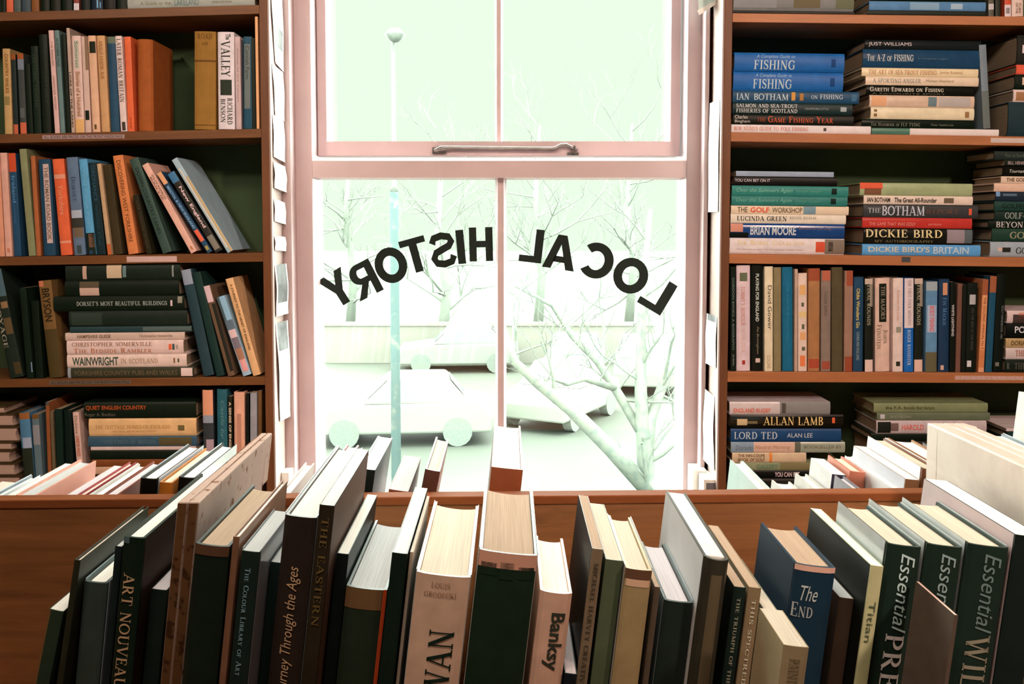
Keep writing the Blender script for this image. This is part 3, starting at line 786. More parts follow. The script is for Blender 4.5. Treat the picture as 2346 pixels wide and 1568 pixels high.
def car(u, v, rz, body, label, L=4.1):
    Y = (EYE.z - ZG) * F / (v - 510)
    root = empty('parked_car', (P(u, v, Y).x, Y, ZG)); root.rotation_euler.z = math.radians(rz)
    tag(root, label, 'car', 'cars parked in the street')
    g = MB(); W = .86
    prof = [(-L / 2, .28), (-L / 2, .62), (-L / 2 + .1, .78), (-L * .22, .9), (L * .40, .92), (L / 2 - .05, .82), (L / 2, .6), (L / 2, .28)]
    g.prism(prof, 'y', -W, W); bm_ = plain('car_paint', body, .25, .5, var=.03)
    g.build('body', bm_, root, bevel=.05)
    g = MB(); lo = [(-L * .21, -.8), (L * .38, -.8), (L * .38, .8), (-L * .21, .8)]; hi = [(-L * .06, -.62), (L * .26, -.62), (L * .26, .62), (-L * .06, .62)]
    g.hexa([(x, y, .9) for x, y in lo], [(x, y, 1.42) for x, y in hi]); g.build('roof', bm_, root, bevel=.05)
    gl = plain('car_glass', (0.042, 0.062, 0.058), .15, .5, var=.1)
    def win_(a, b, c, d, off):
        g = MB(); g.face(*[Vector(q) + Vector(off) for q in (a, b, c, d)]); g.build('car_window', gl, root)
    for s in (-1, 1):
        win_((-L * .17, s * .775, .95), (L * .34, s * .775, .95), (L * .245, s * .64, 1.36), (-L * .055, s * .64, 1.36), (0, s * .012, .006))
    win_((-L * .195, -.7, .95), (-L * .195, .7, .95), (-L * .075, .56, 1.37), (-L * .075, -.56, 1.37), (-.014, 0, .008))
    win_((L * .365, -.7, .95), (L * .365, .7, .95), (L * .275, .56, 1.37), (L * .275, -.56, 1.37), (.014, 0, .008))
    tyre = plain('tyre', (0.10, 0.118, 0.105), .8, .1)
    for sx in (-L * .31, L * .31):
        for sy in (-1, 1):
            g = MB(); g.tube([(sx, sy * .66, .31), (sx, sy * .87, .31)], .31, n=18); g.build('wheel', tyre, root)
WHC = (0.125, 0.142, 0.12)
car(1318, 882, 84, (0.085, 0.11, 0.10), 'pale teal car seen end on behind the forked tree branches', 3.6)
car(1478, 888, 82, WHC, 'white car to the right of the pale teal one, behind the forked trunk', 3.6)
car(1050, 848, 4, WHC, 'white car furthest left, beyond the lamp post', 3.8)
car(920, 1010, 6, WHC, 'white car nearest the window, left of the glazing bar', 3.8)
car(1285, 965, 62, WHC, 'white car just right of the glazing bar', 3.4)
# ------------------------------------------------------------------ books on the shelves
rnd = random.Random(21)
BK, NV, WH, CR = (26, 36, 22), (32, 52, 68), (205, 172, 160), (196, 152, 132)
ROWNAME = {'L1': 'top shelf, left bookcase', 'L2': 'second shelf, left bookcase', 'L3': 'third shelf, left bookcase', 'L4': 'fourth shelf, left bookcase', 'L5': 'fifth shelf, left bookcase',
           'R1': 'top shelf, right bookcase', 'R2': 'second shelf, right bookcase', 'R3': 'third shelf, right bookcase', 'R4': 'fourth shelf, right bookcase', 'R5': 'fifth shelf, right bookcase'}
def stand(row, x0, x1, ytop, lean, col, label, base=0.0, d=None, Y=None, **k):
    Yf = (Y or YS + .003) + rnd.uniform(0, .006)
    v = base_y(row, x0)
    hp = v - base - ytop
    th = math.atan2(lean, hp) - (x0 - PPX) / 36000.0
    if abs(th) < .004: th = 0.0
    s = F / Yf
    L_ = math.hypot(hp, lean) / s
    t = max(.003, (x1 - x0) * math.cos(th) / s - .0012)
    up = base / s + .0006
    if th <= 0:
        X = P(x0, v, Yf).x
        o = Vector((X, Yf, max(shelf_z(row, X), shelf_z(row, X + t)) + up))
    else:
        X = P(x1, v, Yf).x
        o = Vector((X - t * math.cos(th), Yf, max(shelf_z(row, X), shelf_z(row, X - t)) + up + t * math.sin(th)))
    k.setdefault('hard', t > .017)
    k.setdefault('pages', (0.36, 0.28, 0.20))  # page edges darkened, the shelf's shade is put into their colour
    r = book(label + ', ' + ROWNAME[row], 'books on the ' + ROWNAME[row], t, d or rnd.uniform(.125, .16), L_, row[0], col, **k)
    put(r, Matrix.Translation(o) @ Matrix.Rotation(th, 4, 'Y'))
    return r
def stack(row, items, start=0.0, d=None):
    """items from the bottom up: (x0, x1, thickness px, colour, label, options)"""
    phi = slope(row); off = start / PXM + .0006
    Rm = Matrix.Rotation(-phi, 4, 'Y') @ Matrix.Rotation(-math.pi / 2, 4, 'Y')
    n = Vector((-math.sin(phi), 0, math.cos(phi)))
    for it in items:
        x0, x1, th, col, label = it[:5]
        k = dict(it[5]) if len(it) > 5 else {}
        Yf = YS + .003 + rnd.uniform(0, .004) + k.pop('dy', 0)
        s = F / Yf
        t = th / s - .0004
        v = base_y(row, x1) - off * s
        X = P(x1, v, Yf).x
        ln = (x1 - x0) / s
        if row[0] == 'R': ln = min(ln, (X - (pxx(1672, YS) + .0012 + abs(math.sin(phi)) * (off + t))) / math.cos(phi))
        o = Vector((X, Yf, shelf_z(row, X))) + n * off
        k.setdefault('hard', t > .014)
        k.setdefault('pages', (0.30, 0.23, 0.16))  # visible page ends of lying books painted dark to stand for shade
        r = book(label + ', ' + ROWNAME[row], 'books on the ' + ROWNAME[row], t, k.pop('d', None) or d or rnd.uniform(.14, .165), ln, row[0], col, **k)
        put(r, Matrix.Translation(o) @ Rm)
        off += t + .0004
def T(s, a0, a1, c0=.25, c1=.75, f='s', c=(40, 35, 25), mode='d'): return (s, a0, a1, c0, c1, f, c, mode)
# --- top strip, left
for x0, x1, col, lab, k in (
 (0, 13, BK, 'black spine at the far end before the orange one', {}),
 (14, 30, (190, 80, 50), 'small orange red spine', {}),
 (31, 47, (70, 72, 65), 'grey spine beside the orange red one', {}),
 (49, 70, (55, 60, 62), 'slate blue spine between grey and brown', {}),
 (71, 89, (115, 62, 28), 'brown orange spine', {}),
 (92, 113, BK, 'wide black spine right of the brown orange one', {}),
 (115, 138, (38, 38, 24), 'dark olive spine two along from the brown orange one', {}),
 (140, 165, BK, 'black spine left of the white footed one', {}),
 (168, 181, (120, 50, 40), 'thin dark red spine with a white foot', dict(dec=[(.93, 1, 0, 1, (225, 190, 180))])),
 (184, 206, (28, 34, 30), 'dark spine right of the white footed one', {}),
 (208, 235, (30, 40, 48), 'navy spine with pale blue flecks', dict(dec=[(.9, .98, .5, .62, (120, 150, 165)), (.92, .98, .75, .85, (90, 120, 140))])),
 (237, 264, (36, 34, 26), 'dark brown black spine next to the navy one', {}),
 (266, 292, BK, 'black spine touching the lying silver grey book', {})):
    stand('L1', x0, x1, -195, -4, col, lab, **k)
stack('L1', [(297, 584, 25, (140, 128, 112), 'silver grey lying book with blue green capitals, bottom of its pile', dict(txt=[T('LAKELAND', .37, .56, .2, .72, 's', (80, 95, 85)), T('A Guide to the', .1, .34, .3, .62, 's', (120, 100, 70)), T('written and drawn', .66, .82, .3, .6, 's', (110, 95, 75))])),
             (300, 580, 30, BK, 'black lying book on the silver grey one')])
# --- second shelf, left
stand('L2', 11, 29, 116, -6, (172, 124, 76), 'tan yellow paperback with brown lettering', txt=[T('COUNTRY WALKS', .06, .52, .3, .75, 'b', (130, 75, 30))], dec=[(.56, .66, .1, .8, (130, 100, 55))])
stand('L2', 32, 43, 128, -7, (40, 48, 42), 'thin dark spine with orange ends', dec=[(0, .07, 0, 1, (130, 62, 28)), (.88, 1, 0, 1, (170, 78, 50))])
stand('L2', 47, 62, 127, -8, (62, 60, 54), 'grey black spine with broader orange ends', dec=[(0, .07, 0, 1, (140, 68, 30)), (.07, .2, 0, 1, (105, 100, 105)), (.86, 1, 0, 1, (180, 80, 52)), (.68, .8, .1, .8, (80, 75, 68))])
stand('L2', 65, 77, 150, -8, (28, 38, 24), 'black spine right of the orange ended pair')
stand('L2', 79, 96, 110, -9, (30, 42, 28), 'black spine with faint grey capitals', txt=[T('HISTORIC TOWNS', .1, .7, .25, .7, 's', (56, 62, 48))])
stand('L2', 98, 118, 84, -10, (32, 38, 26), 'black spine touching the cream pink paperback', txt=[T('A NEW HISTORY', .1, .7, .55, .85, 's', (52, 56, 42))])
stand('L2', 126, 138, 75, -15, (196, 144, 130), 'thin cream pink paperback with brown print', txt=[T('THE ENGLISH', .1, .34, .3, .7, 's', (130, 85, 55)), T('LANDSCAPE HISTORY', .44, .78, .3, .7, 's', (130, 85, 55))])
stand('L2', 139, 150, 75, -14, (92, 102, 94), 'thin grey green paperback', txt=[T('NORTHERN TALES', .08, .35, .2, .8, 's', (50, 62, 50))])
stand('L2', 152, 163, 84, -12, BK, 'thin black spine between grey green and pale pink')
stand('L2', 164, 172, 70, -12, (165, 128, 108), 'thin dusty pink spine taller than its neighbours', txt=[T('LORE OF THE LAND', .42, .95, .2, .8, 'b', (70, 50, 38))])
stand('L2', 173, 194, 87, -9, (198, 152, 134), 'cream pink spine with a boxed title and orange foot', dec=[(.05, .34, .2, .75, (170, 150, 125)), (.36, .84, .25, .8, (184, 138, 118)), (.86, 1, .02, .98, (200, 140, 84))], txt=[T('Somerset', .06, .33, .3, .7, 's', (95, 88, 70)), T('Stories of a Hundred', .37, .83, .3, .75, 'b', (140, 88, 56))])
stand('L2', 196, 210, 88, -10, (186, 142, 122), 'pink beige spine with a black square near its foot', dec=[(.77, .87, .1, .8, (34, 40, 26)), (.0, .35, .55, 1, (120, 85, 60))])
stand('L2', 212, 230, 87, -11, (208, 148, 112), 'salmon spine with a black patch near its head', dec=[(.06, .18, .15, .95, (40, 42, 24)), (.92, .97, .3, .6, (90, 60, 30))])
stand('L2', 233, 252, 87, -12, (178, 122, 78), 'tan brown worn paperback', txt=[T('ANGLO SAXON AGE', .05, .45, .25, .7, 'r', (140, 80, 36))])
stand('L2', 254, 275, 89, -8, (34, 58, 72), 'navy blue spine left of the white Roman one', dec=[(0, .07, 0, 1, (92, 92, 72))])
stand('L2', 277, 292, 88, -13, (206, 166, 150), 'white spine lettered LATER ROMAN BRITAIN', txt=[T('LATER ROMAN BRITAIN', .03, .69, .12, .85, 'r', (88, 66, 52))], dec=[(.9, .99, .25, .8, (70, 52, 42))])
stand('L2', 294, 309, 89, -9, (196, 80, 42), 'bright orange spine', txt=[T('OLD ROADS', .85, .97, .3, .65, 's', (140, 50, 20))])
stand('L2', 314, 350, 95, -3, (140, 66, 26), 'thick rust orange cloth spine beside the dark gap', rd=.008, gloss=.7)
stand('L2', 444, 493, 78, 0, (128, 82, 32), 'thick ochre cloth hardback right of the dark gap', gloss=.7, txt=[T('ROAD', .02, .08, .15, .85, 'r', (95, 55, 18), 'h'), T('and', .1, .14, .35, .65, 'r', (95, 55, 18), 'h')], dec=[(.29, .31, 0, 1, (90, 52, 20)), (.95, .96, 0, 1, (90, 52, 20))])
stand('L2', 499, 537, 79, -2, (212, 180, 170), 'white hardback with large black serif title and a dark picture', hard=True, dec=[(.49, .65, .15, .85, (50, 52, 38))],
      txt=[T('The', .02, .08, .5, .8, 'b', (60, 62, 44)), T('VALLEY', .09, .46, .22, .76, 'r', (44, 50, 34)), T('RICHARD', .68, .95, .56, .88, 'r', (56, 52, 38)), T('BENSON', .69, .93, .16, .46, 'r', (56, 52, 38))])
stand('L2', 541, 554, 89, -3, (170, 132, 122), 'thin dusty pink spine right of the big white hardback', txt=[T('Voices of the Valleys', .12, .7, .3, .7, 's', (130, 95, 80))])
stand('L2', 557, 577, 89, -1, (28, 56, 66), 'teal navy spine with a grey title panel', dec=[(.08, .78, .12, .82, (92, 88, 80))], txt=[T('Cornish Farm', .1, .46, .25, .7, 's', (52, 54, 46))])
stand('L2', 578, 587, 92, -3, (34, 38, 24), 'thin black olive spine right of the teal one')
stand('L2', 588, 595, 44, -5, (210, 140, 92), 'very thin tall peach booklet against the upright')
# --- third shelf, left
stand('L3', -1, 12, 353, -12, (214, 132, 98), 'salmon orange spine at the photo edge')
stand('L3', 13, 29, 353, -13, (214, 146, 122), 'pink salmon spine with a small foot emblem', dec=[(.92, .96, .3, .7, (180, 100, 70))])
stand('L3', 33, 50, 354, -14, (34, 58, 76), 'navy guide lettered Ireland with an orange head', dec=[(0, .18, 0, 1, (178, 62, 32))], txt=[T('Ireland', .22, .48, .25, .75, 'b', (70, 100, 122)), T('travel guide', .5, .68, .3, .6, 's', (60, 88, 106))])
stand('L3', 66, 83, 345, -22, (118, 108, 72), 'olive green tall paperback')
stand('L3', 84, 95, 360, -14, (152, 78, 42), 'thin rusty orange spine right of the olive one')
stand('L3', 100, 128, 368, -13, (30, 54, 68), 'dark blue spine with a long pink title strip', dec=[(.05, .87, .38, .85, (176, 138, 124))], txt=[T('THE ROMAN ROAD BOOK', .08, .84, .45, .78, 'b', (110, 78, 60))])
stand('L3', 139, 166, 368, -20, (226, 92, 52), 'bright red orange guide with pale bands', dec=[(.16, .205, 0, 1, (214, 130, 100)), (.85, .875, 0, 1, (210, 124, 94))], txt=[T('Yorkshire', .27, .58, .3, .72, 's', (238, 150, 110))])
stand('L3', 170, 197, 364, -19, (84, 92, 104), 'slate grey spine with black and white pictures near its foot', dec=[(.54, .62, .05, .95, (150, 140, 140)), (.62, .72, .0, 1, (60, 54, 44)), (.72, .82, .1, .95, (100, 76, 56)), (.9, .985, .3, .7, (60, 62, 60))], txt=[T('Dorset', .2, .45, .3, .7, 'r', (56, 62, 74))])
stand('L3', 201, 221, 368, -21, (78, 124, 146), 'light blue spine with a dark foot and peach patch', dec=[(.77, 1, 0, 1, (38, 44, 32)), (.78, .92, .3, .98, (222, 150, 110)), (.95, .99, .2, .8, (60, 84, 98))], txt=[T('Wild Coast Path', .1, .7, .35, .7, 's', (120, 160, 176))])
stand('L3', 222, 243, 376, -21, (28, 44, 44), 'blue black spine with dim blue title', txt=[T('ORDNANCE', .03, .42, .3, .7, 's', (44, 70, 82)), T('NATIONAL ATLAS', .46, .9, .35, .65, 's', (40, 60, 66))])
stand('L3', 247, 257, 378, -25, (170, 126, 90), 'thin tan and cream spine with orange foot', dec=[(.88, 1, 0, 1, (170, 80, 40))])
stand('L3', 262, 282, 381, -27, (64, 48, 26), 'dark brown cloth spine left of the tall orange one', gloss=.7)
stand('L3', 294, 318, 361, -36, (188, 100, 54), 'leaning orange spine with black capitals', txt=[T('DISCOVERING WEST YORKSHIRE', .05, .88, .3, .7, 's', (96, 54, 24))])
stand('L3', 336, 350, 450, -32, (52, 42, 24), 'short dark brown spine behind the grey green leaner', txt=[T('old county maps', .1, .9, .3, .7, 's', (80, 54, 34))])
stand('L3', 373, 396, 370, -77, (54, 66, 54), 'leaning dark grey green spine', txt=[T('DOWN COUNTRY LANES', .1, .8, .3, .68, 's', (36, 44, 32))])
stand('L3', 438, 456, 384, -112, (224, 156, 130), 'leaning pale pink paperback with black capitals', txt=[T('BAILLIE', .14, .4, .15, .42, 's', (90, 56, 40)), T('WILDE RAMBLES', .12, .4, .55, .85, 's', (90, 56, 40))], dec=[(.93, .97, .35, .65, (170, 100, 64))])
stand('L3', 476, 490, 403, -116, (38, 58, 74), 'leaning navy spine with white capitals and orange patch', txt=[T('BRISTOL & NEW ENGLAND', .17, .7, .25, .75, 'b', (120, 142, 160))], dec=[(.0, .14, 0, 1, (196, 130, 88)), (.72, .86, .05, .95, (206, 84, 54)), (.92, .97, .2, .8, (150, 120, 60))])
stand('L3', 494, 515, 404, -110, (56, 48, 40), 'leaning dark guide lettered New England', txt=[T('New England', .18, .7, .28, .8, 'b', (196, 152, 142))], dec=[(0, .12, 0, 1, (60, 92, 114)), (.8, .97, .1, .9, (112, 96, 80))])
stand('L3', 522, 539, 372, -128, (140, 144, 142), 'longest leaning book, silver grey with cream stripe', dec=[(.1, .95, .3, .52, (196, 166, 142)), (.2, 1, .62, .95, (176, 134, 86))])
# --- fourth shelf, left
stand('L4', 22, 55, 622, -52, (40, 46, 34), 'dark leaning book with white capitals and a blue grey picture', dec=[(0, .25, .35, 1, (66, 78, 80)), (.3, .36, .5, .95, (124, 86, 54)), (.45, .6, .45, .95, (84, 60, 36)), (.86, .97, .5, .95, (70, 52, 28))], txt=[T('VOYAGE', .28, .72, .05, .4, 'r', (150, 128, 104))])
stand('L4', 62, 78, 660, -18, (28, 40, 26), 'black spine with a bright sliver near its foot', dec=[(.82, .93, .8, .95, (110, 120, 130))])  # the sliver is a highlight painted onto the spine
stand('L4', 82, 100, 690, -12, BK, 'black spine left of the leaning brown one')
stand('L4', 113, 143, 645, -26, (106, 70, 36), 'leaning brown spine with large blackish capitals', txt=[T('BRYSON', .08, .42, .2, .8, 'b', (56, 40, 20))], dec=[(0, .06, 0, .4, (180, 96, 64)), (.5, 1, .0, 1, (74, 54, 26))])
stack('L4', [
 (153, 444, 24, (60, 54, 36), 'dark olive lying book with a white logo square', dict(dec=[(.9, .99, .1, .9, (200, 160, 144)), (0, .025, 0, 1, (130, 120, 116))], txt=[T('YORKSHIRE COUNTRY PUBS AND WALKS', .05, .87, .25, .7, 's', (100, 76, 52))])),
 (152, 428, 30, (208, 166, 146), 'cream lying spine with heavy condensed capitals, second up', dict(txt=[T('WAINWRIGHT', .045, .43, .16, .82, 'B', (58, 66, 52)), T('IN SCOTLAND', .45, .76, .3, .68, 'r', (150, 110, 80))], dec=[(.89, .905, .3, .7, (120, 80, 50)), (.925, .94, .35, .65, (80, 70, 50))])),
 (152, 421, 33, (204, 160, 144), 'cream lying spine with a two line title, RAMBLER below', dict(txt=[T('CHRISTOPHER SOMERVILLE', .045, .73, .58, .88, 'r', (130, 88, 62)), T('The Bedside Rambler', .06, .73, .1, .46, 'r', (160, 92, 60))], dec=[(.875, .9, .3, .72, (200, 80, 44)), (.905, .925, .3, .72, (60, 66, 60)), (.935, .955, .35, .65, (150, 120, 104))])),
 (149, 424, 18, (182, 142, 122), 'thin dusty pink lying guide on the two line title', dict(txt=[T('HAMPSHIRE GUIDE', .1, .38, .3, .75, 'b', (110, 76, 54)), T('Christopher Somerville', .62, .9, .3, .7, 's', (100, 70, 52))])),
 (160, 440, 14, (40, 56, 54), 'thin dark teal lying book above the dusty pink guide', dict(dec=[(.6, 1, .2, .9, (72, 76, 68))])),
 (158, 430, 36, (36, 44, 34), 'dark lying book with faint grey cloud shapes', dict(dec=[(.02, .28, .1, .9, (50, 56, 44))])),
 (123, 424, 34, BK, 'long black lying book lettered MOST BEAUTIFUL BUILDINGS', dict(txt=[T("DORSET'S MOST BEAUTIFUL BUILDINGS", .18, .87, .35, .66, 'r', (150, 140, 124))], dec=[(.895, .91, .3, .7, (190, 150, 140)), (.95, .985, .5, .95, (120, 104, 84))])),
 (150, 412, 36, BK, 'black lying book with a pale pink spine patch', dict(dec=[(.13, .3, .05, .55, (178, 134, 112)), (.13, .3, .55, .95, (80, 62, 44))])),
 (152, 415, 38, (34, 42, 30), 'topmost dark lying book with two pale patches', dict(dec=[(.15, .185, .1, .9, (172, 126, 104)), (.36, .49, .15, .98, (178, 140, 108)), (.5, .53, .2, .9, (90, 100, 92)), (.93, .945, .2, .9, (120, 110, 100))])),
])
stand('L4', 466, 492, 621, -52, (40, 54, 56), 'leaning dark blue spine with a lilac head', dec=[(0, .14, 0, .9, (126, 120, 124))])
stand('L4', 496, 516, 626, -56, (32, 52, 44), 'leaning dark green spine beside the lilac headed one')
stand('L4', 523, 540, 657, -57, (96, 66, 46), 'leaning brown and pink pictorial spine', dec=[(0, .18, 0, .9, (190, 146, 140)), (.2, .95, .5, 1, (50, 44, 34))])
stand('L4', 557, 578, 683, -62, (140, 150, 156), 'leaning spine with a sky and crowd picture', dec=[(0, .3, .35, 1, (160, 184, 196)), (0, .3, 0, .35, (70, 78, 76)), (.3, .42, 0, 1, (84, 88, 92)), (.42, .52, .1, .9, (196, 150, 140)), (.52, .66, .1, .95, (110, 90, 92)), (.66, .8, .1, .95, (150, 96, 70)), (.8, .95, .2, .9, (206, 130, 120))])
stand('L4', 580, 599, 641, -64, (196, 138, 92), 'leaning tan orange spine with black capitals against the upright', txt=[T('A JOURNEY TO THE HEART OF ENGLAND', .06, .74, .3, .7, 'b', (92, 58, 30))])
# --- fifth shelf, left
stand('L5', 59, 84, 945, -17, (70, 100, 118), 'blue pictorial spine with an orange head', dec=[(0, .07, 0, 1, (134, 74, 34)), (.28, .4, .2, 1, (140, 134, 140)), (.4, 1, 0, 1, (48, 48, 34))])
stand('L5', 86, 103, 948, -14, (84, 92, 92), 'grey blue spine right of the orange headed one', dec=[(0, .05, 0, 1, (100, 60, 26)), (.12, .35, 0, 1, (124, 110, 106))])
stand('L5', 112, 121, 918, -8, (128, 66, 34), 'thin rust brown spine', dec=[(0, .03, 0, 1, (70, 68, 58))])
stand('L5', 123, 131, 940, -9, (92, 70, 48), 'thin tan spine right of the rust brown one')
stand('L5', 133, 150, 935, -8, (28, 44, 32), 'black green spine, first of the dark pair')
stand('L5', 152, 170, 938, -6, (26, 38, 30), 'black spine left of the cream one with red print')
stand('L5', 183, 198, 943, -17, (190, 142, 124), 'slim cream spine with red and green print', txt=[T('Dickens', .04, .24, .25, .7, 's', (120, 84, 44)), T('LONDON WALKS', .27, .5, .22, .78, 'b', (160, 72, 36))])
stack('L5', [
 (208, 452, 62, (40, 30, 22), 'thick dark brown lying book mostly hidden by the bin', {}),
 (208, 452, 18, (176, 128, 98), 'pale peach lying book just above the bin', {}),
 (208, 450, 17, (110, 54, 24), 'rust brown lying book under the black one', {}),
 (204, 452, 22, BK, 'black lying book under the thin white one', {}),
 (206, 450, 8, (186, 146, 132), 'thin white lying booklet', {}),
 (200, 452, 24, (50, 68, 78), 'dark blue lying spine under the tan cottage book', dict(txt=[T('VINEYARDS OF BRITAIN', .14, .62, .25, .7, 'r', (82, 92, 92))], dec=[(.65, .95, .1, .9, (80, 64, 38))])),
 (202, 451, 42, (212, 154, 102), 'thick tan lying book titled COTTAGE HOMES OF ENGLAND', dict(txt=[T('THE COTTAGE HOMES OF ENGLAND', .06, .76, .42, .62, 'r', (160, 108, 54)), T('drawn and described', .22, .62, .24, .34, 's', (170, 116, 66))], dec=[(.83, .89, .3, .6, (96, 74, 42))])),
 (191, 450, 38, BK, 'topmost black lying book with an orange red title', dict(txt=[T('QUIET ENGLISH COUNTRY', .02, .56, .5, .8, 'b', (150, 62, 26)), T('Roger A. Boulton', .01, .28, .08, .36, 's', (100, 84, 66))])),
])
stand('L5', 468, 493, 891, -4, (54, 52, 52), 'spine with a peach sky over a grey castle picture', dec=[(0, .23, 0, 1, (206, 128, 94)), (.23, .3, 0, 1, (130, 122, 124)), (.45, .62, .3, 1, (150, 116, 116))])
stand('L5', 497, 521, 889, -2, (36, 72, 76), 'teal spine with faint script title', txt=[T('Castle by Castle', .1, .7, .3, .75, 'i', (84, 108, 104))])
stand('L5', 523, 533, 906, -2, (44, 40, 26), 'slim dark spine with cream capitals', txt=[T('A SENSE OF ENGLAND', .05, .62, .2, .8, 'b', (196, 158, 128))])
stand('L5', 536, 561, 895, -2, (196, 132, 104), 'wide peach tan spine', dec=[(.2, .9, .3, .7, (170, 108, 84))])
stand('L5', 563, 570, 898, 0, (30, 30, 26), 'thin black spine between peach and grey')
stand('L5', 572, 588, 896, 0, (132, 118, 116), 'grey lilac spine beside the brown endmost book')
stand('L5', 590, 599, 893, 0, (92, 58, 30), 'thin brown endmost spine against the upright')
# pile of books turned with the page edges out, at the far end of the fifth shelf
z = None
for i, (th, ya, rs) in enumerate(((34, 0, 48), (26, .0, 40), (30, 0, 30), (30, 0, 20), (20, 0, 24), (36, 0, 38), (30, 0, 30), (18, 0, 10))):
    X = P(rs, 1040, 2.29).x
    t = th / PXM; w = .15
    z = (shelf_z('L5', X) + .0006) if z is None else z
    o = ['lowest', 'second', 'third', 'fourth', 'fifth', 'sixth', 'seventh', 'topmost'][i]
    r = book('%s book of the pile with pinkish page edges turned outward, fifth shelf, left bookcase' % o, 'books on the ' + ROWNAME['L5'], t - .0006, w, .17, 'L', (70, 48, 26), pages=(0.50, 0.36, 0.30), name='hardback_book')
    # spine to the left, fore edge facing the window: thickness up, depth along +x, height along +y
    M = Matrix(((0, 1, 0, X - w), (0, 0, 1, 2.305), (1, 0, 0, z), (0, 0, 0, 1)))
    put(r, M)
    z += t
# --- top strip, right
stack('R1', [(1676, 1957, 7, (36, 30, 20), 'thin black edge book under the grey picture box'), (1677, 1956, 60, (112, 98, 88), 'big grey lying book with patchy tapestry picture', dict(dec=[(0, .36, .1, .98, (128, 112, 104)), (.5, .72, .12, .98, (100, 78, 52)), (.85, 1, .1, .98, (96, 86, 60))]))])
stack('R1', [(1990, 2258, 11, BK, 'thin black lying book under the shiny blue one'), (1995, 2258, 21, (84, 108, 130), 'shiny blue lying book with white streaks', dict(gloss=.12, dec=[(.35, .6, .1, .9, (120, 132, 140)), (.7, .8, .2, .8, (150, 150, 150))])),
             (2000, 2252, 30, BK, 'black lying book above the shiny blue one', dict(gloss=.15, txt=[T('HORSE & RIDER', .03, .45, .1, .5, 'r', (170, 150, 140))]))])
stand('R1', 2265, 2278, -180, 0, (86, 72, 56), 'slim patterned brown spine', dec=[(.87, .93, 0, 1, (180, 150, 140))])
stand('R1', 2281, 2293, -180, 0, (52, 50, 36), 'dark olive spine right of the patterned one')
stand('R1', 2302, 2317, -180, 0, (190, 66, 38), 'red spine with a white foot and round emblem', dec=[(.88, 1, 0, 1, (206, 168, 156)), (.91, .97, .2, .8, (70, 60, 48))])
stand('R1', 2319, 2346, -180, 0, (206, 158, 136), 'cream spine with brown print at the photo edge', txt=[T('ON THE', .86, .97, .3, .5, 'b', (120, 80, 56)), T('TURF', .86, .97, .55, .75, 'b', (120, 80, 56))])
# --- second shelf, right
stack('R2', [
 (1676, 1995, 18, (214, 176, 160), 'long white lying paperback with red capitals, bottom of the fishing pile', dict(txt=[T("BOB NUDD'S GUIDE TO POLE FISHING", .02, .55, .25, .75, 'r', (190, 96, 70))], dec=[(.66, .68, .3, .7, (80, 60, 50))])),
 (1681, 1955, 24, (34, 32, 22), 'black lying spine with orange red GAME FISHING title', dict(txt=[T('THE', .2, .27, .3, .7, 'r', (150, 60, 34)), T('Game Fishing Year', .29, .83, .22, .85, 'r', (196, 76, 44)), T('Charles', .015, .12, .55, .9, 's', (190, 160, 140)), T('Bingham', .015, .14, .1, .45, 's', (190, 160, 140))])),
 (1680, 1952, 26, (30, 48, 44), 'dark green lying spine with a two line white title', dict(txt=[T('SALMON AND SEA-TROUT', .03, .54, .54, .9, 'r', (212, 184, 168)), T('FISHERIES OF SCOTLAND', .03, .54, .1, .46, 'r', (212, 184, 168)), T('CRAWFORD LITTLE', .6, .8, .42, .6, 's', (140, 130, 120))], dec=[(.9, .95, .3, .7, (150, 140, 130))])),
 (1678, 1967, 27, (30, 58, 76), 'navy lying spine with small orange figures', dict(txt=[T('IAN', .03, .13, .2, .75, 'r', (200, 186, 176)), T('BOTHAM', .17, .44, .2, .75, 'r', (200, 186, 176)), T('on FISHING', .62, .87, .35, .75, 'r', (196, 180, 172))], dec=[(.465, .495, .2, .9, (196, 120, 50)), (.53, .56, .2, .8, (160, 96, 44)), (.94, .98, .2, .8, (60, 84, 100))])),
 (1677, 1930, 43, (26, 76, 122), 'lower of two matching blue books lettered FISHING', dict(txt=[T('A Complete Guide to', .2, .53, .66, .9, 'i', (170, 178, 186)), T('FISHING', .18, .53, .1, .6, 'r', (222, 208, 196))], dec=[(.88, .92, .25, .7, (18, 50, 86))])),
 (1677, 1932, 42, (26, 76, 122), 'upper of two matching blue books lettered FISHING, top of its pile', dict(txt=[T('A Complete Guide to', .2, .55, .66, .9, 'i', (170, 178, 186)), T('FISHING', .18, .55, .1, .6, 'r', (222, 208, 196))], dec=[(.88, .92, .25, .7, (18, 50, 86))]))])
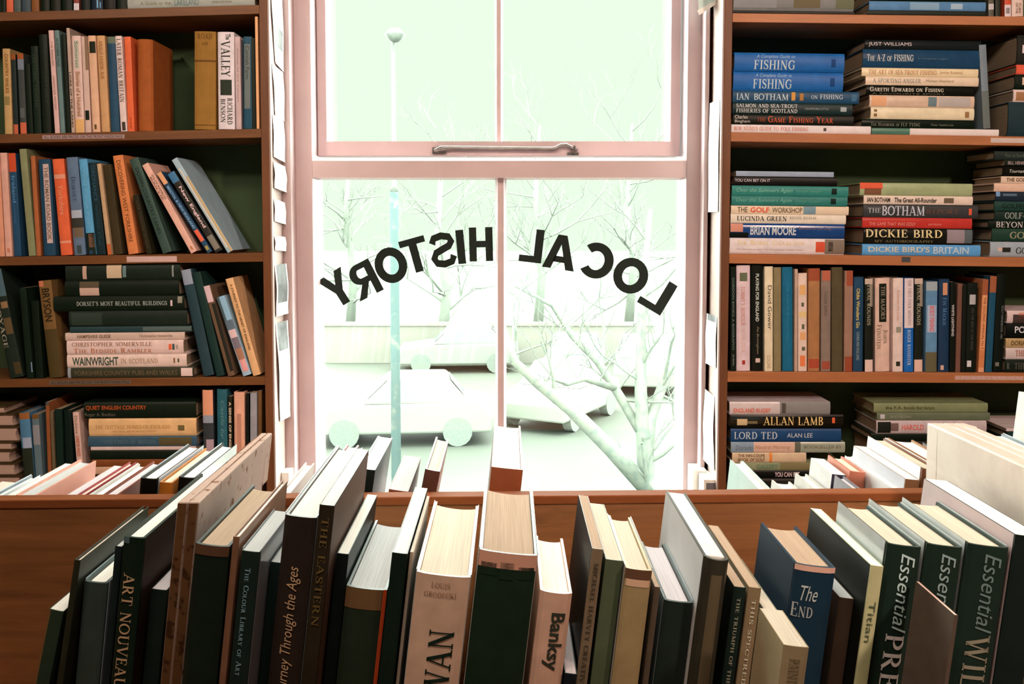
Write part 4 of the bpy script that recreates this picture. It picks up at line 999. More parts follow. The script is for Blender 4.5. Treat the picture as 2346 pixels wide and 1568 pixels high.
stack('R2', [
 (1999, 2288, 15, (72, 96, 74), 'thin lying booklet, green then white, under the second fishing pile', dict(dec=[(.3, 1, 0, 1, (214, 176, 158))], gloss=.25)),
 (1976, 2230, 20, BK, 'black lying book on fly tying, lowest in its pile', dict(gloss=.16, txt=[T('The Handbook of FLY TYING', .08, .52, .2, .6, 'r', (120, 104, 84)), T('Peter Gathercole', .62, .82, .3, .55, 's', (110, 96, 78))])),
 (1996, 2231, 27, (214, 174, 134), 'cream lying spine with two small marks, under the peach one', dict(gloss=.25, dec=[(.03, .06, .2, .45, (120, 80, 44)), (.03, .06, .6, .8, (120, 80, 44)), (.91, .95, .2, .7, (140, 92, 54))])),
 (1993, 2231, 27, (200, 150, 120), 'peach lying spine with a grey fish patch', dict(gloss=.25, dec=[(.02, .16, .1, .9, (214, 140, 96)), (.56, .64, .1, .9, (100, 104, 100)), (.66, .96, .1, .9, (170, 140, 124))])),
 (1986, 2228, 22, (32, 30, 20), 'black lying spine with cream serif capitals, mid pile', dict(gloss=.16, txt=[T('Gareth Edwards on Fishing', .03, .72, .35, .85, 'r', (214, 180, 150)), T('A FAVOURITE SPORT', .05, .74, .08, .22, 's', (110, 90, 66))])),
 (1984, 2240, 20, (210, 164, 130), 'cream lying spine with a two tone angler title', dict(gloss=.3, txt=[T('A SPORTING ANGLER', .06, .49, .25, .75, 'r', (134, 120, 104)), T('Michael Shephard', .53, .78, .3, .7, 'i', (130, 96, 66))])),
 (1975, 2239, 19, (222, 176, 130), 'tan lying spine lettered ART OF SEA TROUT', dict(gloss=.3, txt=[T('THE ART OF SEA TROUT FISHING', .06, .64, .2, .75, 'r', (176, 110, 66)), T('James Rutland', .67, .86, .3, .7, 's', (170, 110, 70))])),
 (1977, 2242, 42, (28, 52, 70), 'thick navy lying book lettered A-Z of FISHING', dict(gloss=.14, txt=[T('The A-Z of FISHING', .035, .43, .36, .72, 'r', (206, 180, 160)), T('a complete angler', .47, .73, .45, .58, 's', (80, 92, 98))])),
 (1982, 2245, 21, (34, 36, 34), 'black lying book at the top of the second fishing pile', dict(gloss=.14, txt=[T('JUST WILLIAMS', .03, .4, .25, .75, 's', (196, 160, 150))]))])
stand('R2', 2253, 2270, 107, -10, (112, 108, 106), 'upright speckled grey spine beside the second fishing pile', base=16, dec=[(.55, 1, 0, 1, (96, 90, 80))])
stack('R2', [
 (2309, 2420, 78, (34, 50, 50), 'thick dark teal lying book at the photo edge'),
 (2321, 2420, 28, (206, 160, 142), 'cream lying book with a brown blot at the photo edge', dict(dec=[(.06, .4, .1, .8, (150, 94, 58))])),
 (2324, 2420, 34, BK, 'black lying book with a peach spot at the photo edge', dict(dec=[(.17, .4, .3, .8, (204, 150, 120))])),
 (2327, 2420, 22, (206, 74, 48), 'red lying book at the photo edge'),
 (2328, 2420, 66, (46, 40, 30), 'thick dark brown lying book with a white label', dict(dec=[(.12, .5, .38, .66, (200, 164, 152))]))])
# --- third shelf, right
stack('R3', [
 (1671, 1934, 37, (210, 172, 158), 'thick white lying book with a red shirt picture', dict(txt=[T('Sir Bobby Charlton', .07, .65, .56, .86, 'r', (214, 166, 112)), T('The Autobiography: My Manchester United Years', .06, .64, .2, .34, 's', (170, 130, 116))], dec=[(.75, .83, .15, .8, (196, 66, 40)), (.83, 1, .05, .95, (120, 92, 74)), (.86, .9, .2, .8, (60, 50, 34))])),
 (1672, 1934, 33, (24, 52, 92), 'navy lying book with a face at one end', dict(gloss=.2, txt=[T('BRIAN MOORE', .175, .575, .2, .82, 'B', (214, 192, 180)), T('Beware of the Dog', .6, .88, .55, .8, 's', (110, 84, 80))], dec=[(.0, .11, .4, .98, (196, 116, 92)), (0, .16, 0, .36, (26, 32, 28))])),
 (1673, 1937, 21, (216, 178, 150), 'cream lying spine with bold serif capitals', dict(txt=[T('LUCINDA GREEN', .055, .485, .25, .8, 'r', (54, 40, 26)), T('REGAL REALM', .51, .74, .5, .8, 'r', (150, 120, 92))])),
 (1674, 1943, 20, (220, 172, 136), 'cream lying spine with THE GOLF WORKSHOP in red and black', dict(txt=[T('THE', .055, .14, .2, .8, 's', (60, 44, 28)), T('GOLF', .165, .325, .2, .8, 'B', (214, 74, 46)), T('WORKSHOP', .35, .605, .2, .8, 's', (80, 60, 36))], dec=[(.615, .72, .05, .95, (112, 122, 122)), (.725, .995, .05, .95, (226, 178, 142))])),
 (1674, 1940, 22, (44, 98, 84), 'lower of two matching green cricket books', dict(txt=[T('Over the Summers Again', .04, .52, .25, .75, 'i', (110, 146, 120)), T('George Cooper', .55, .77, .3, .65, 'i', (90, 128, 104))], dec=[(.855, .9, .2, .8, (26, 44, 34))])),
 (1676, 1942, 23, (46, 104, 88), 'upper of two matching green cricket books', dict(txt=[T('Over the Summers Again', .04, .52, .25, .75, 'i', (122, 156, 128)), T('George Cooper', .55, .77, .3, .65, 'i', (96, 134, 110))], dec=[(.855, .9, .2, .8, (26, 44, 34))])),
 (1680, 1916, 21, (34, 26, 20), 'black lying paperback lettered YOU CAN BET ON IT, second from top', dict(txt=[T('YOU CAN BET ON IT', .01, .35, .4, .72, 's', (206, 170, 160))])),
 (1685, 1908, 12, (140, 134, 138), 'thin silver grey lying booklet on top of its pile', {})])
stack('R3', [
 (1975, 2246, 26, (92, 138, 172), 'light blue lying book with white BRITAIN lettering', dict(txt=[T("DICKIE BIRD'S", .05, .57, .3, .8, 'b', (190, 164, 140)), T('BRITAIN', .6, .9, .2, .82, 'B', (206, 196, 190))])),
 (1978, 2229, 37, (38, 34, 24), 'black lying book with a broad cream title over AUTOBIOGRAPHY', dict(gloss=.18, txt=[T('DICKIE BIRD', .02, .715, .4, .92, 'r', (222, 176, 120)), T('MY AUTOBIOGRAPHY', .1, .64, .1, .26, 'r', (120, 96, 60))], dec=[(.76, .92, .1, .95, (140, 110, 106)), (.92, .99, .1, .95, (84, 80, 76))])),
 (1975, 2226, 24, (178, 44, 34), 'red lying book lettered THE GAME THAT WAS GOLF', dict(gloss=.2, txt=[T('THE GAME THAT WAS GOLF', .06, .48, .22, .55, 's', (220, 130, 110)), T('Jack Nichols', .6, .72, .25, .5, 's', (220, 130, 110))])),
 (1977, 2239, 30, (64, 56, 52), 'dark grey lying book with a small red mark', dict(txt=[T('THE', .04, .15, .35, .72, 'r', (170, 150, 140)), T('BOTHAM', .165, .535, .15, .9, 'r', (212, 186, 178)), T('REPORT', .55, .83, .28, .68, 'r', (96, 60, 44))], dec=[(.92, .945, .25, .75, (206, 74, 44))])),
 (1978, 2227, 20, (220, 174, 148), 'cream lying spine with black condensed All-Rounder title', dict(txt=[T('IAN BOTHAM', .03, .24, .22, .78, 'B', (60, 46, 30)), T('The Great All-Rounder', .28, .67, .22, .78, 'B', (60, 46, 30))], dec=[(.735, .825, .2, .8, (100, 74, 52))])),
 (1969, 2226, 29, (150, 140, 96), 'sage green lying book with a red corner, top of its pile', dict(gloss=.25, dec=[(0, .2, .5, 1, (206, 76, 46)), (.04, .19, .05, .55, (120, 70, 46))]))])
stack('R3', [
 (2268, 2440, 36, (150, 140, 136), 'grey white lying book with a small golfer figure', dict(txt=[T('GOLF', .34, .62, .2, .62, 'r', (70, 60, 50))], dec=[(.1, .16, .35, .6, (196, 150, 130)), (.16, .27, .3, .6, (54, 48, 36))])),
 (2272, 2440, 29, (36, 60, 42), 'green lying book with a pale GOLF title', dict(txt=[T('GOLF', .24, .6, .2, .75, 'r', (150, 128, 96))])),
 (2264, 2440, 18, BK, 'black lying book lettered BEYOND', dict(txt=[T('BEYOND', .1, .52, .12, .88, 'r', (190, 160, 146))])),
 (2278, 2440, 22, (34, 50, 38), 'dark green lying book with a hyphenated title', dict(txt=[T('GOLF-', .14, .42, .2, .85, 'r', (150, 136, 118))])),
 (2277, 2440, 22, (38, 62, 50), 'dark green lying book with a dim green title', dict(txt=[T('GOLFERS', .1, .5, .25, .75, 'b', (30, 46, 36))])),
 (2280, 2440, 22, (34, 42, 50), 'navy black lying book with a pale blue corner', dict(dec=[(0, .06, .5, 1, (110, 124, 146)), (.1, .3, .55, .8, (80, 88, 92))])),
 (2276, 2440, 19, (220, 160, 130), 'peach lying book under the short cream golf one', {}),
 (2292, 2440, 16, (222, 170, 138), 'short cream lying book with brown golf capitals', dict(txt=[T('THE GOLF', .08, .4, .25, .8, 'b', (96, 62, 38))])),
 (2296, 2440, 24, (32, 28, 20), 'black glossy lying book with an italic white title', dict(gloss=.12, txt=[T('Tournament', .1, .45, .35, .65, 'i', (200, 170, 150))])),
 (2300, 2440, 13, BK, 'thin black lying book with small pink capitals', dict(txt=[T('BILL HENRY', .05, .35, .2, .8, 'b', (150, 116, 104))])),
 (2276, 2440, 20, (46, 50, 42), 'topmost dark lying book of the golf pile', dict(txt=[T('Past to Sunday', .15, .45, .2, .7, 's', (84, 80, 64))]))])
# --- fourth shelf, right
R4 = [
 (1674, 1687, 612, 0, BK, 'black slim spine against the upright', dict(txt=[T('GORDON BANKS: A BIOGRAPHY', .1, .8, .3, .7, 's', (110, 110, 96)), T('Jim Barber', .84, .95, .3, .7, 's', (150, 130, 116))])),
 (1688, 1720, 608, 0, (206, 160, 152), 'pink white spine with a red serif title and green picture', dict(dec=[(.07, .15, .22, .78, (96, 88, 60)), (.9, .94, .4, .62, (150, 44, 34))], txt=[T("TOMMY'S HONOUR", .2, .57, .3, .62, 'r', (190, 110, 90)), T('KEVIN COOK', .6, .83, .35, .62, 'r', (196, 140, 122))])),
 (1722, 1749, 608, 0, (30, 30, 20), 'black spine lettered PLAYING FOR ENGLAND', dict(txt=[T('PLAYING FOR ENGLAND', .08, .53, .35, .65, 'b', (190, 170, 150)), T('Pat Birmingham', .58, .84, .4, .65, 'i', (140, 110, 84))], dec=[(.88, .92, .35, .75, (196, 150, 130))])),
 (1752, 1772, 610, 0, (218, 178, 140), 'pale cream spine with a thin black title', dict(txt=[T('David Gower', .18, .6, .38, .85, 's', (70, 54, 34)), T('COLLINS', .85, .97, .3, .7, 's', (150, 110, 66))])),
 (1773, 1791, 612, 0, (128, 100, 66), 'olive tan cloth spine right of the pale cream one', dict(gloss=.7)),
 (1793, 1818, 612, -1, (26, 82, 100), 'teal blue spine with dim title', dict(txt=[T('THE AMATEUR FOOTBALL', .15, .72, .4, .62, 's', (44, 110, 126))])),
 (1820, 1828, 616, 1, (176, 130, 106), 'thin pinkish brown spine right of the teal one', {}),
 (1829, 1850, 626, 0, (212, 164, 140), 'cream spine with orange pictures and silhouettes', dict(dec=[(.12, .22, .15, .85, (222, 150, 90)), (.3, .34, .35, .65, (90, 76, 56)), (.39, .45, .1, .95, (226, 170, 110)), (.52, .57, .4, .7, (90, 80, 56)), (.6, .68, .2, .85, (230, 150, 96)), (.75, .79, .4, .8, (100, 84, 60)), (.84, .95, .2, .8, (226, 110, 62))])),
 (1852, 1879, 615, 1, (158, 96, 56), 'worn tan orange spine with red ends', dict(dec=[(0, .12, 0, 1, (150, 66, 40)), (.88, .97, .05, .95, (160, 62, 38))], gloss=.7)),
 (1881, 1904, 620, 1, (128, 96, 80), 'worn grey and salmon spine', dict(dec=[(0, .1, .1, .95, (176, 84, 58)), (.9, .98, .1, .95, (150, 64, 44))], txt=[T('TIGER BIRD', .2, .45, .3, .6, 's', (90, 66, 52))], gloss=.7)),
 (1906, 1932, 612, 0, (84, 64, 40), 'dark olive brown cloth spine', dict(gloss=.75)),
 (1934, 1954, 620, 2, (146, 98, 76), 'faded red brown spine beside the navy yellow titled one', dict(dec=[(0, .15, .2, 1, (150, 66, 42)), (.85, 1, .1, 1, (140, 60, 36))], gloss=.7)),
 (1955, 1978, 635, 2, (34, 56, 72), 'navy spine with a yellow and white title', dict(txt=[T('Oldie Wonders Go', .12, .54, .25, .62, 'b', (190, 150, 84)), T('COURSE AND HOLE LINKS', .58, .88, .3, .6, 's', (150, 140, 124))])),
 (1982, 2001, 638, 0, (40, 40, 28), 'first of two matching black and cream FINAL ROUNDS books', dict(dec=[(0, .06, 0, 1, (190, 148, 124)), (.06, .3, .6, 1, (140, 112, 90)), (.87, 1, .0, 1, (222, 168, 146))], txt=[T('FINAL ROUNDS', .07, .5, .25, .7, 'r', (170, 140, 110))])),
 (2006, 2040, 637, 0, (206, 152, 128), 'wide pink cream spine with a black title box', dict(dec=[(.06, .47, .25, .76, (34, 38, 24))], txt=[T('THE MAJORS', .09, .44, .36, .66, 'r', (150, 120, 96)), T('John', .55, .7, .55, .85, 'r', (110, 84, 50)), T('Feinstein', .5, .76, .12, .42, 'r', (110, 84, 50))])),
 (2046, 2070, 637, 1, (218, 172, 152), 'cream white spine with a small grey picture', dict(dec=[(.52, .58, .3, .8, (140, 120, 96)), (.89, .94, .3, .7, (60, 50, 34))], txt=[T('Between the Lines', .13, .45, .35, .65, 's', (196, 130, 110))])),
 (2072, 2094, 637, 1, (30, 84, 138), 'spine half white and half blue', dict(dec=[(0, .53, 0, 1, (220, 178, 166))], txt=[T('THE FIRST FOUR MINUTES', .02, .5, .35, .7, 'r', (150, 100, 80)), T('ROGER BANNISTER', .55, .93, .3, .68, 'r', (190, 180, 176))])),
 (2095, 2115, 638, 1, (40, 40, 28), 'second of two matching black and cream FINAL ROUNDS books', dict(dec=[(0, .06, 0, 1, (190, 148, 124)), (.06, .3, .6, 1, (140, 112, 90)), (.87, 1, .0, 1, (222, 160, 134))], txt=[T('FINAL ROUNDS', .07, .5, .25, .7, 'r', (170, 140, 110))])),
 (2121, 2148, 645, 2, (92, 116, 134), 'grey blue spine with red print and a green foot', dict(dec=[(0, .1, 0, 1, (150, 140, 134)), (.26, .56, .1, .9, (160, 150, 156)), (.78, 1, 0, 1, (96, 78, 52))], txt=[T('BODY FISHING', .27, .55, .3, .7, 'b', (206, 84, 74))])),
 (2150, 2175, 640, 2, (30, 46, 64), 'navy spine with a small portrait at its head', dict(dec=[(.04, .17, .35, .8, (196, 120, 84)), (.93, .98, .2, .5, (196, 140, 116))], txt=[T('Fin Mackie', .2, .5, .35, .75, 'r', (84, 110, 136))])),
 (2176, 2188, 646, 2, (30, 34, 24), 'slim black spine with white capitals', dict(txt=[T('WHITE LIGHTNING', .25, .6, .25, .8, 'b', (190, 160, 146))])),
 (2189, 2201, 650, 5, (110, 66, 50), 'slim brown spine between black ones', {}),
 (2202, 2212, 652, 5, (36, 36, 26), 'slim black spine right of the slim brown one', {}),
 (2213, 2237, 648, 5, (32, 36, 26), 'black spine with a white picture and white square', dict(dec=[(.13, .24, .2, .8, (170, 146, 136)), (.87, .94, .1, .5, (200, 170, 160))], txt=[T('ON THE SIDE OF THE WIND', .28, .75, .4, .65, 's', (84, 70, 56))])),
 (2240, 2254, 640, 11, (196, 106, 62), 'orange spine leaning slightly away from the window', dict(dec=[(0, .17, 0, 1, (150, 74, 44)), (.17, .76, .1, .9, (212, 130, 84)), (.95, 1, 0, 1, (226, 140, 100))], txt=[T('THE GOLFING ANNUAL No 3', .19, .75, .28, .72, 'b', (150, 72, 34))])),
 (2256, 2272, 633, 12, (32, 66, 80), 'blue spine with an orange head', dict(dec=[(0, .17, 0, 1, (150, 76, 46))])),
 (2274, 2296, 628, 10, (26, 32, 22), 'tall black spine with a small white title', dict(txt=[T('GOLF HANDBOOK 1981', .32, .66, .6, .85, 's', (120, 110, 96))], dec=[(.9, .94, .2, .6, (110, 92, 78))]))]
for x0, x1, yt, ln, col, lab, k in R4:
    stand('R4', x0, x1, yt, ln, col, lab, **k)
stack('R4', [
 (2302, 2440, 30, (38, 42, 30), 'dark lying book lettered R THE, lowest of its pile', dict(txt=[T('R', .02, .07, .25, .75, 'r', (100, 88, 72)), T('THE', .15, .33, .25, .75, 'r', (90, 76, 60))])),
 (2303, 2440, 27, (200, 160, 144), 'pinkish white lying book with red brown capitals at the photo edge', dict(gloss=.25, txt=[T('THE WINNER', .16, .7, .25, .8, 'r', (150, 70, 44))])),
 (2303, 2440, 22, (176, 130, 84), 'tan lying book with brown capitals at the photo edge', dict(txt=[T('DORIAN FIELD', .09, .6, .25, .75, 'b', (96, 60, 30))])),
 (2304, 2440, 35, (26, 28, 22), 'black lying book with large white capitals at the photo edge', dict(txt=[T('POLO', .14, .5, .35, .8, 'B', (214, 186, 176))])),
 (2306, 2440, 29, (206, 160, 146), 'white lying book with a portrait, topmost of its pile', dict(dec=[(.1, .33, .0, .7, (76, 54, 44)), (.2, .33, .3, .85, (196, 116, 90))]))])
# --- fifth shelf, right
stack('R5', [
 (1684, 1930, 40, (44, 36, 26), 'dark lying book at the very bottom, hidden behind the bin', {}),
 (1680, 1930, 19, (26, 26, 20), 'black lying book with white block capitals just above the bin', dict(txt=[T('YOU CAN BET', .37, .6, .2, .8, 'B', (206, 160, 150))])),
 (1680, 1930, 19, (130, 118, 84), 'olive lying book under the tan golf one', dict(dec=[(.42, 1, 0, 1, (120, 98, 62))], txt=[T('GALLERY', .2, .4, .2, .75, 'b', (90, 104, 76))])),
 (1675, 1847, 23, (200, 154, 118), 'short tan lying book lettered BOOK OF GOLF', dict(dec=[(.5, .54, 0, 1, (226, 120, 56))], txt=[T('THE INN-COUPE', .08, .44, .56, .88, 'B', (110, 74, 44)), T('BOOK OF GOLF', .08, .44, .12, .46, 'B', (110, 74, 44))])),
 (1671, 1936, 25, (150, 136, 112), 'lying book in grey, peach and olive thirds', dict(gloss=.25, dec=[(0, .2, 0, 1, (128, 128, 132)), (.2, .56, 0, 1, (206, 150, 124)), (.56, .61, .0, 1, (96, 84, 66))], txt=[T('Dorado', .04, .19, .25, .7, 'i', (96, 92, 94)), T('Neutral Morning', .21, .52, .25, .7, 'i', (170, 100, 70)), T('BOOKSELLER 83', .64, .96, .4, .7, 's', (96, 80, 56))])),
 (1671, 1927, 31, (26, 54, 84), 'navy lying book with white serif capitals under the gold lettered one', dict(txt=[T('LORD TED', .03, .42, .2, .78, 'r', (206, 190, 184)), T('ALAN LEE', .51, .74, .35, .68, 's', (196, 172, 160))])),
 (1670, 1932, 33, (34, 28, 20), 'black lying book with gold capitals', dict(gloss=.15, txt=[T('ALLAN LAMB', .29, .82, .25, .85, 'r', (226, 170, 106))], dec=[(.06, .15, .25, .7, (196, 150, 106)), (.15, .24, .35, .55, (110, 84, 56)), (.9, .925, .4, .8, (206, 80, 44))])),
 (1669, 1902, 30, (196, 160, 148), 'pinkish white lying book with red ENGLAND RUGBY, top of its pile', dict(gloss=.25, txt=[T('ENGLAND RUGBY', .04, .41, .15, .5, 'B', (206, 90, 66))], dec=[(.5, 1, .0, 1, (130, 110, 100)), (.52, .56, .1, .9, (90, 70, 54))]))])
stack('R5', [
 (2000, 2262, 70, (40, 34, 26), 'thick dark lying book hidden behind the bin rim', {}),
 (2000, 2262, 58, (52, 36, 26), 'dark brown lying book just above the bin books', {}),
 (1992, 2262, 18, BK, 'black lying book directly under the pink one', {}),
 (2005, 2260, 31, (186, 148, 138), 'pink lying book with red capitals and a dark patch', dict(dec=[(.01, .13, .05, .9, (44, 42, 32)), (.13, .2, .2, .8, (110, 76, 66))], txt=[T('HAROLD', .23, .43, .28, .7, 'B', (206, 90, 74))])),
 (2006, 2268, 18, (98, 92, 66), 'dark olive lying book with a tiny white emblem', dict(dec=[(.03, .07, .2, .8, (190, 160, 150))], txt=[T('RICKY BROWN', .12, .3, .3, .65, 's', (150, 130, 110))])),
 (1999, 2263, 22, (122, 112, 74), 'olive lying book, topmost of the short pile', dict(txt=[T('the F.A. book for boys', .1, .53, .25, .7, 'b', (84, 70, 40))]))])
stack('R5', [
 (2306, 2440, 133, (34, 30, 24), 'thick dark lying block at the photo edge behind the bin', {}),
 (2306, 2440, 19, (36, 54, 48), 'dark green lying book beside the tall white booklet', dict(txt=[T('AT EASE', .12, .5, .25, .75, 's', (90, 110, 100))])),
 (2304, 2440, 7, (206, 166, 150), 'thin cream lying booklet on the dark green one', {})])
# ------------------------------------------------------------------ books standing in the bin
PREV = {}
def binbook(corner, xr, Yc, d, app, col, label, far=False, row='front', yaw=0.0, keep=False, free=False, **k):
    """corner: pixel of the spine's upper left corner (of the far upper left corner when far) at distance Yc"""
    xl, yl = corner
    roll = math.radians(app) - (xl - PPX) / 36000.0
    if not keep: roll = math.radians(6.5 if row == 'front' else 5.5)
    p = P(xl, yl, Yc)
    t = (xr - xl) / math.cos(roll) * Yc / F - .0008
    edge = p.x - p.z * math.tan(roll)              # where its left cover would meet the level z = 0
    if not keep and not free and PREV.get(row, -9) > edge:      # keep clear of the neighbour already standing to its left
        cut = (PREV[row] - edge) * math.cos(roll)
        cut = min(cut, t - .004)
        p = p + Vector((math.cos(roll), 0, -math.sin(roll))) * cut
        t -= cut
        edge = p.x - p.z * math.tan(roll)
    if not free: PREV[row] = edge + t / math.cos(roll) + .0020
    R = Matrix.Rotation(yaw, 4, 'Z') @ Matrix.Rotation(roll, 4, 'Y')
    if far: p = p - R.to_3x3() @ Vector((0, d, 0))
    hh = (p.z - ZF - .0008 - (t * math.sin(roll) if roll > 0 else 0)) / math.cos(roll)
    if roll <= 0: hh = (p.z - ZF - .0008) / math.cos(roll)
    o = p - R.to_3x3() @ Vector((0, 0, hh))
    px = hh * F / (p.y if not far else p.y)
    if 'txt' in k: k['txt'] = [(q[0], q[1] / px if q[1] > 1.5 else q[1], q[2] / px if q[2] > 1.5 else q[2]) + tuple(q[3:]) for q in k['txt']]
    g = 'books in the front row of the bin' if row == 'front' else 'books in the back row of the bin'
    r = book(label + (', front bin row' if row == 'front' else ', back bin row'), g, t, d, hh, 'F' if row == 'front' else 'W', col, **k)
    put(r, Matrix.Translation(o) @ R)
    return r
def FB(x, y, xr, Yf, yfar, app, col, label, **k):
    H = (y - 510) * Yf / F
    Yfar = min(H * F / (yfar - 510), 1.245)
    return binbook((x, y), xr, Yf, max(Yfar - Yf, .08), app, col, label, **k)
SILV, GOLD = (190, 160, 140), (120, 92, 60)
FB(112, 1396, 147, .95, 1270, 11, (34, 40, 26), 'black paperback with a rust edge, furthest along at the left end', keep=True, hard=False, pages='white', dec=[(0, 1, 0, .16, (86, 52, 26))])
FB(170, 1283, 186, .945, 1157, 8, (40, 34, 20), 'narrow dark hardback with pinkish tan page tops', keep=True, pages='pink', rd=.001)
FB(192, 1333, 247, .955, 1190, 6, (44, 44, 36), 'dark hardback with a pale blue cover rim, left of ART NOUVEAU', pages='white', jacket=(.55, .65, .75))
FB(264, 1252, 281, .955, 1150, 6, (26, 30, 26), 'slim black spine wedged just behind ART NOUVEAU', hard=False, pages='grey')
FB(283, 1230, 333, .945, 1083, 5, (22, 30, 18), 'black hardback lettered ART NOUVEAU', pages='white', txt=[T('ART NOUVEAU', 85, 362, .16, .72, 'r', (150, 106, 72))], side=('r', (70, 48, 32)), dec=[(0, .02, 0, .3, (60, 64, 60))])
FB(346, 1350, 384, .965, 1225, 5, (26, 30, 22), 'dark book with a lilac grey top, right of ART NOUVEAU', hard=False, pages='lilac')
FB(446, 1247, 527, .90, 1109, 5, (26, 30, 20), 'thick black hardback with tan pages, in front of the chipboard divider', pages='tan', dec=[(0, .03, 0, 1, (70, 40, 24))])
FB(530, 1229, 551, .905, 1098, 6, (96, 56, 36), 'thin reddish hardback with white edged covers', pages='white')
FB(554, 1262, 597, .905, 1168, 6, (28, 34, 26), 'dark spine with a small white Library of Art title', pages='grey', hard=False, txt=[T('The Colour Library of Art', 40, 300, .3, .6, 'r', (110, 118, 112))], jacket=(.3, .3, .34))
FB(601, 1286, 647, .95, 1170, 6, (24, 32, 24), 'black book with a pale grey top, left of the tall Ages book', hard=False, pages='grey')
FB(652, 1181, 727, .93, 1020, 6, (44, 28, 20), 'tall dark brown hardback with an italic gold Ages title', pages='white', txt=[T('Journey Through the Ages', 119, 440, .28, .72, 'i', (160, 112, 76), 'u')], jacket=(.62, .70, .72), side=('l', (150, 120, 110)))
FB(730, 1156, 768, .93, 1026, 6, (44, 30, 18), 'dark brown book with a bright white top and dull gold capitals', hard=False, pages='white', txt=[T('THE EASTERN', 30, 290, .25, .75, 'r', (84, 58, 26))], side=('r', (110, 84, 70)))
FB(772, 1268, 801, .96, 1130, 6, (24, 26, 20), 'slim black paperback with a half white, half grey top', hard=False, pages='white')
FB(783, 1344, 890, .95, 1188, 6, (34, 36, 22), 'wide dark hardback with an orange stripe and blue grey pages', pages='grey', dec=[(0, .08, 0, .9, (84, 52, 28)), (0, 1, .91, 1.0, (190, 62, 26))])
FB(896, 1266, 936, .94, 1113, 6, (22, 30, 20), 'black paperback with a bright white top, right of the orange stripe', hard=False, pages='white')
FB(940, 1265, 949, .945, 1134, 6, (120, 90, 70), 'thin cream edged booklet behind the big tan book', hard=False, pages='cream')
FB(954, 1313, 1082, .925, 1146, 6, (166, 118, 90), 'big tan hardback with black vertical serif capitals', pages='cream', txt=[T('WAN', 131, 292, .36, .82, 'r', (26, 34, 22), 'u'), T('LOUIS', 17, 29, .3, .65, 'r', (120, 80, 56), 'h'), T('GRODECKI', 40, 52, .18, .78, 'r', (120, 80, 56), 'h')], jacket=(.45, .62, .70))
FB(1099, 1262, 1236, .925, 1112, 4.5, (26, 34, 20), 'thickest black hardback with a torn pink spine head, centre of the bin', pages='tan', rd=.004, dec=[(0, .05, .0, 1, (176, 112, 84)), (.035, .075, .05, .32, (26, 34, 20)), (.03, .085, .38, .62, (26, 34, 20)), (.04, .08, .7, .97, (26, 34, 20))], jacket=(.8, .78, .72))
FB(1238, 1356, 1315, .93, 1225, 8.5, (186, 128, 98), 'pinkish tan hardback with bold black sans title', pages='white', rd=.005, txt=[T('Banksy', 47, 186, .3, .86, 'b', (46, 40, 28))], side=('r', (180, 124, 96)))
FB(1292, 1543, 1325, .93, 1420, 8, (26, 24, 24), 'low small dark book with lilac top beside the pinkish tan one', hard=False, pages='lilac')
FB(1357, 1257, 1385, .95, 1132, 8, (86, 62, 42), 'thin brown book with a dark side cover', hard=False, pages='tan', txt=[T('MICHAEL HARVEY CREATIVE', 34, 335, .3, .72, 'r', (52, 40, 26))], side=('l', (34, 30, 22)))
FB(1388, 1282, 1431, .95, 1150, 8, (56, 54, 34), 'dark green brown paperback with a cream top', hard=False, pages='cream')
FB(1433, 1303, 1498, .94, 1178, 8, (112, 82, 50), 'tan brown hardback with a frayed spine head', pages='cream', dec=[(0, .035, 0, 1, (70, 40, 24)), (.035, .06, .05, .95, (176, 124, 90))], jacket=(.6, .58, .56))
FB(1500, 1345, 1515, .95, 1250, 8, (62, 44, 30), 'narrow dark brown spine right of the frayed tan one', hard=False, pages='tan')
FB(1524, 1377, 1592, .95, 1238, 7, (30, 32, 24), 'black hardback with lilac pages and a teal cover edge', pages='lilac', jacket=(.30, .40, .44))
FB(1610, 1281, 1678, .93, 1122, 8, (46, 36, 24), 'tall book in a glossy white slip case with a dark rounded spine', box=True, rd=.010, pages='white', side=('l', (215, 215, 215)), dec=[(.05, 1, .3, .75, (66, 48, 30))])
FB(1682, 1345, 1712, .95, 1182, 8, (24, 30, 22), 'black spine with thin gold TRIUMPH capitals', hard=False, pages='tan', txt=[T('THE TRIUMPH OF THE', 25, 235, .35, .65, 'r', (120, 100, 76))])
FB(1716, 1346, 1747, .95, 1200, 8, (92, 66, 42), 'brown spine with pale SPECTRED capitals', hard=False, pages='tan', txt=[T('THIS SPECTRED', 28, 235, .35, .68, 'r', (150, 124, 96))])
FB(1752, 1400, 1787, .95, 1275, 8, (88, 74, 56), 'grey brown spine with short bold black capitals', hard=False, pages='cream', txt=[T('BERNINI', 22, 112, .35, .75, 'b', (44, 38, 26))])
FB(1796, 1479, 1858, .80, 1405, 7, (112, 84, 56), 'low tan paperback standing foremost, with a pale top', free=True, hard=False, pages='cream', txt=[T('PAINTINGS', 30, 140, .3, .7, 'r', (80, 58, 36))])
FB(1824, 1294, 1921, .955, 1196, 9, (19, 30, 36), 'thick worn blue hardback with silver script on its spine', pages='tan', rd=.004, dec=[(0, .02, 0, 1, (206, 140, 110))], txt=[T('The', 48, 84, .2, .62, 'i', (130, 116, 100), 'h'), T('End', 90, 124, .04, .55, 'r', (118, 104, 90), 'h')], side=('l', (40, 62, 80)))
FB(1924, 1370, 1960, .97, 1300, 8, (60, 38, 26), 'small brown book with a grey top between blue and tan spines', hard=False, pages='grey')
FB(1979, 1294, 2028, .945, 1160, 9, (132, 112, 74), 'tan olive paperback with a plain black sans title', hard=False, pages='white', txt=[T('Titian', 86, 184, .25, .75, 's', (60, 56, 36))], side=('l', (40, 44, 36)))
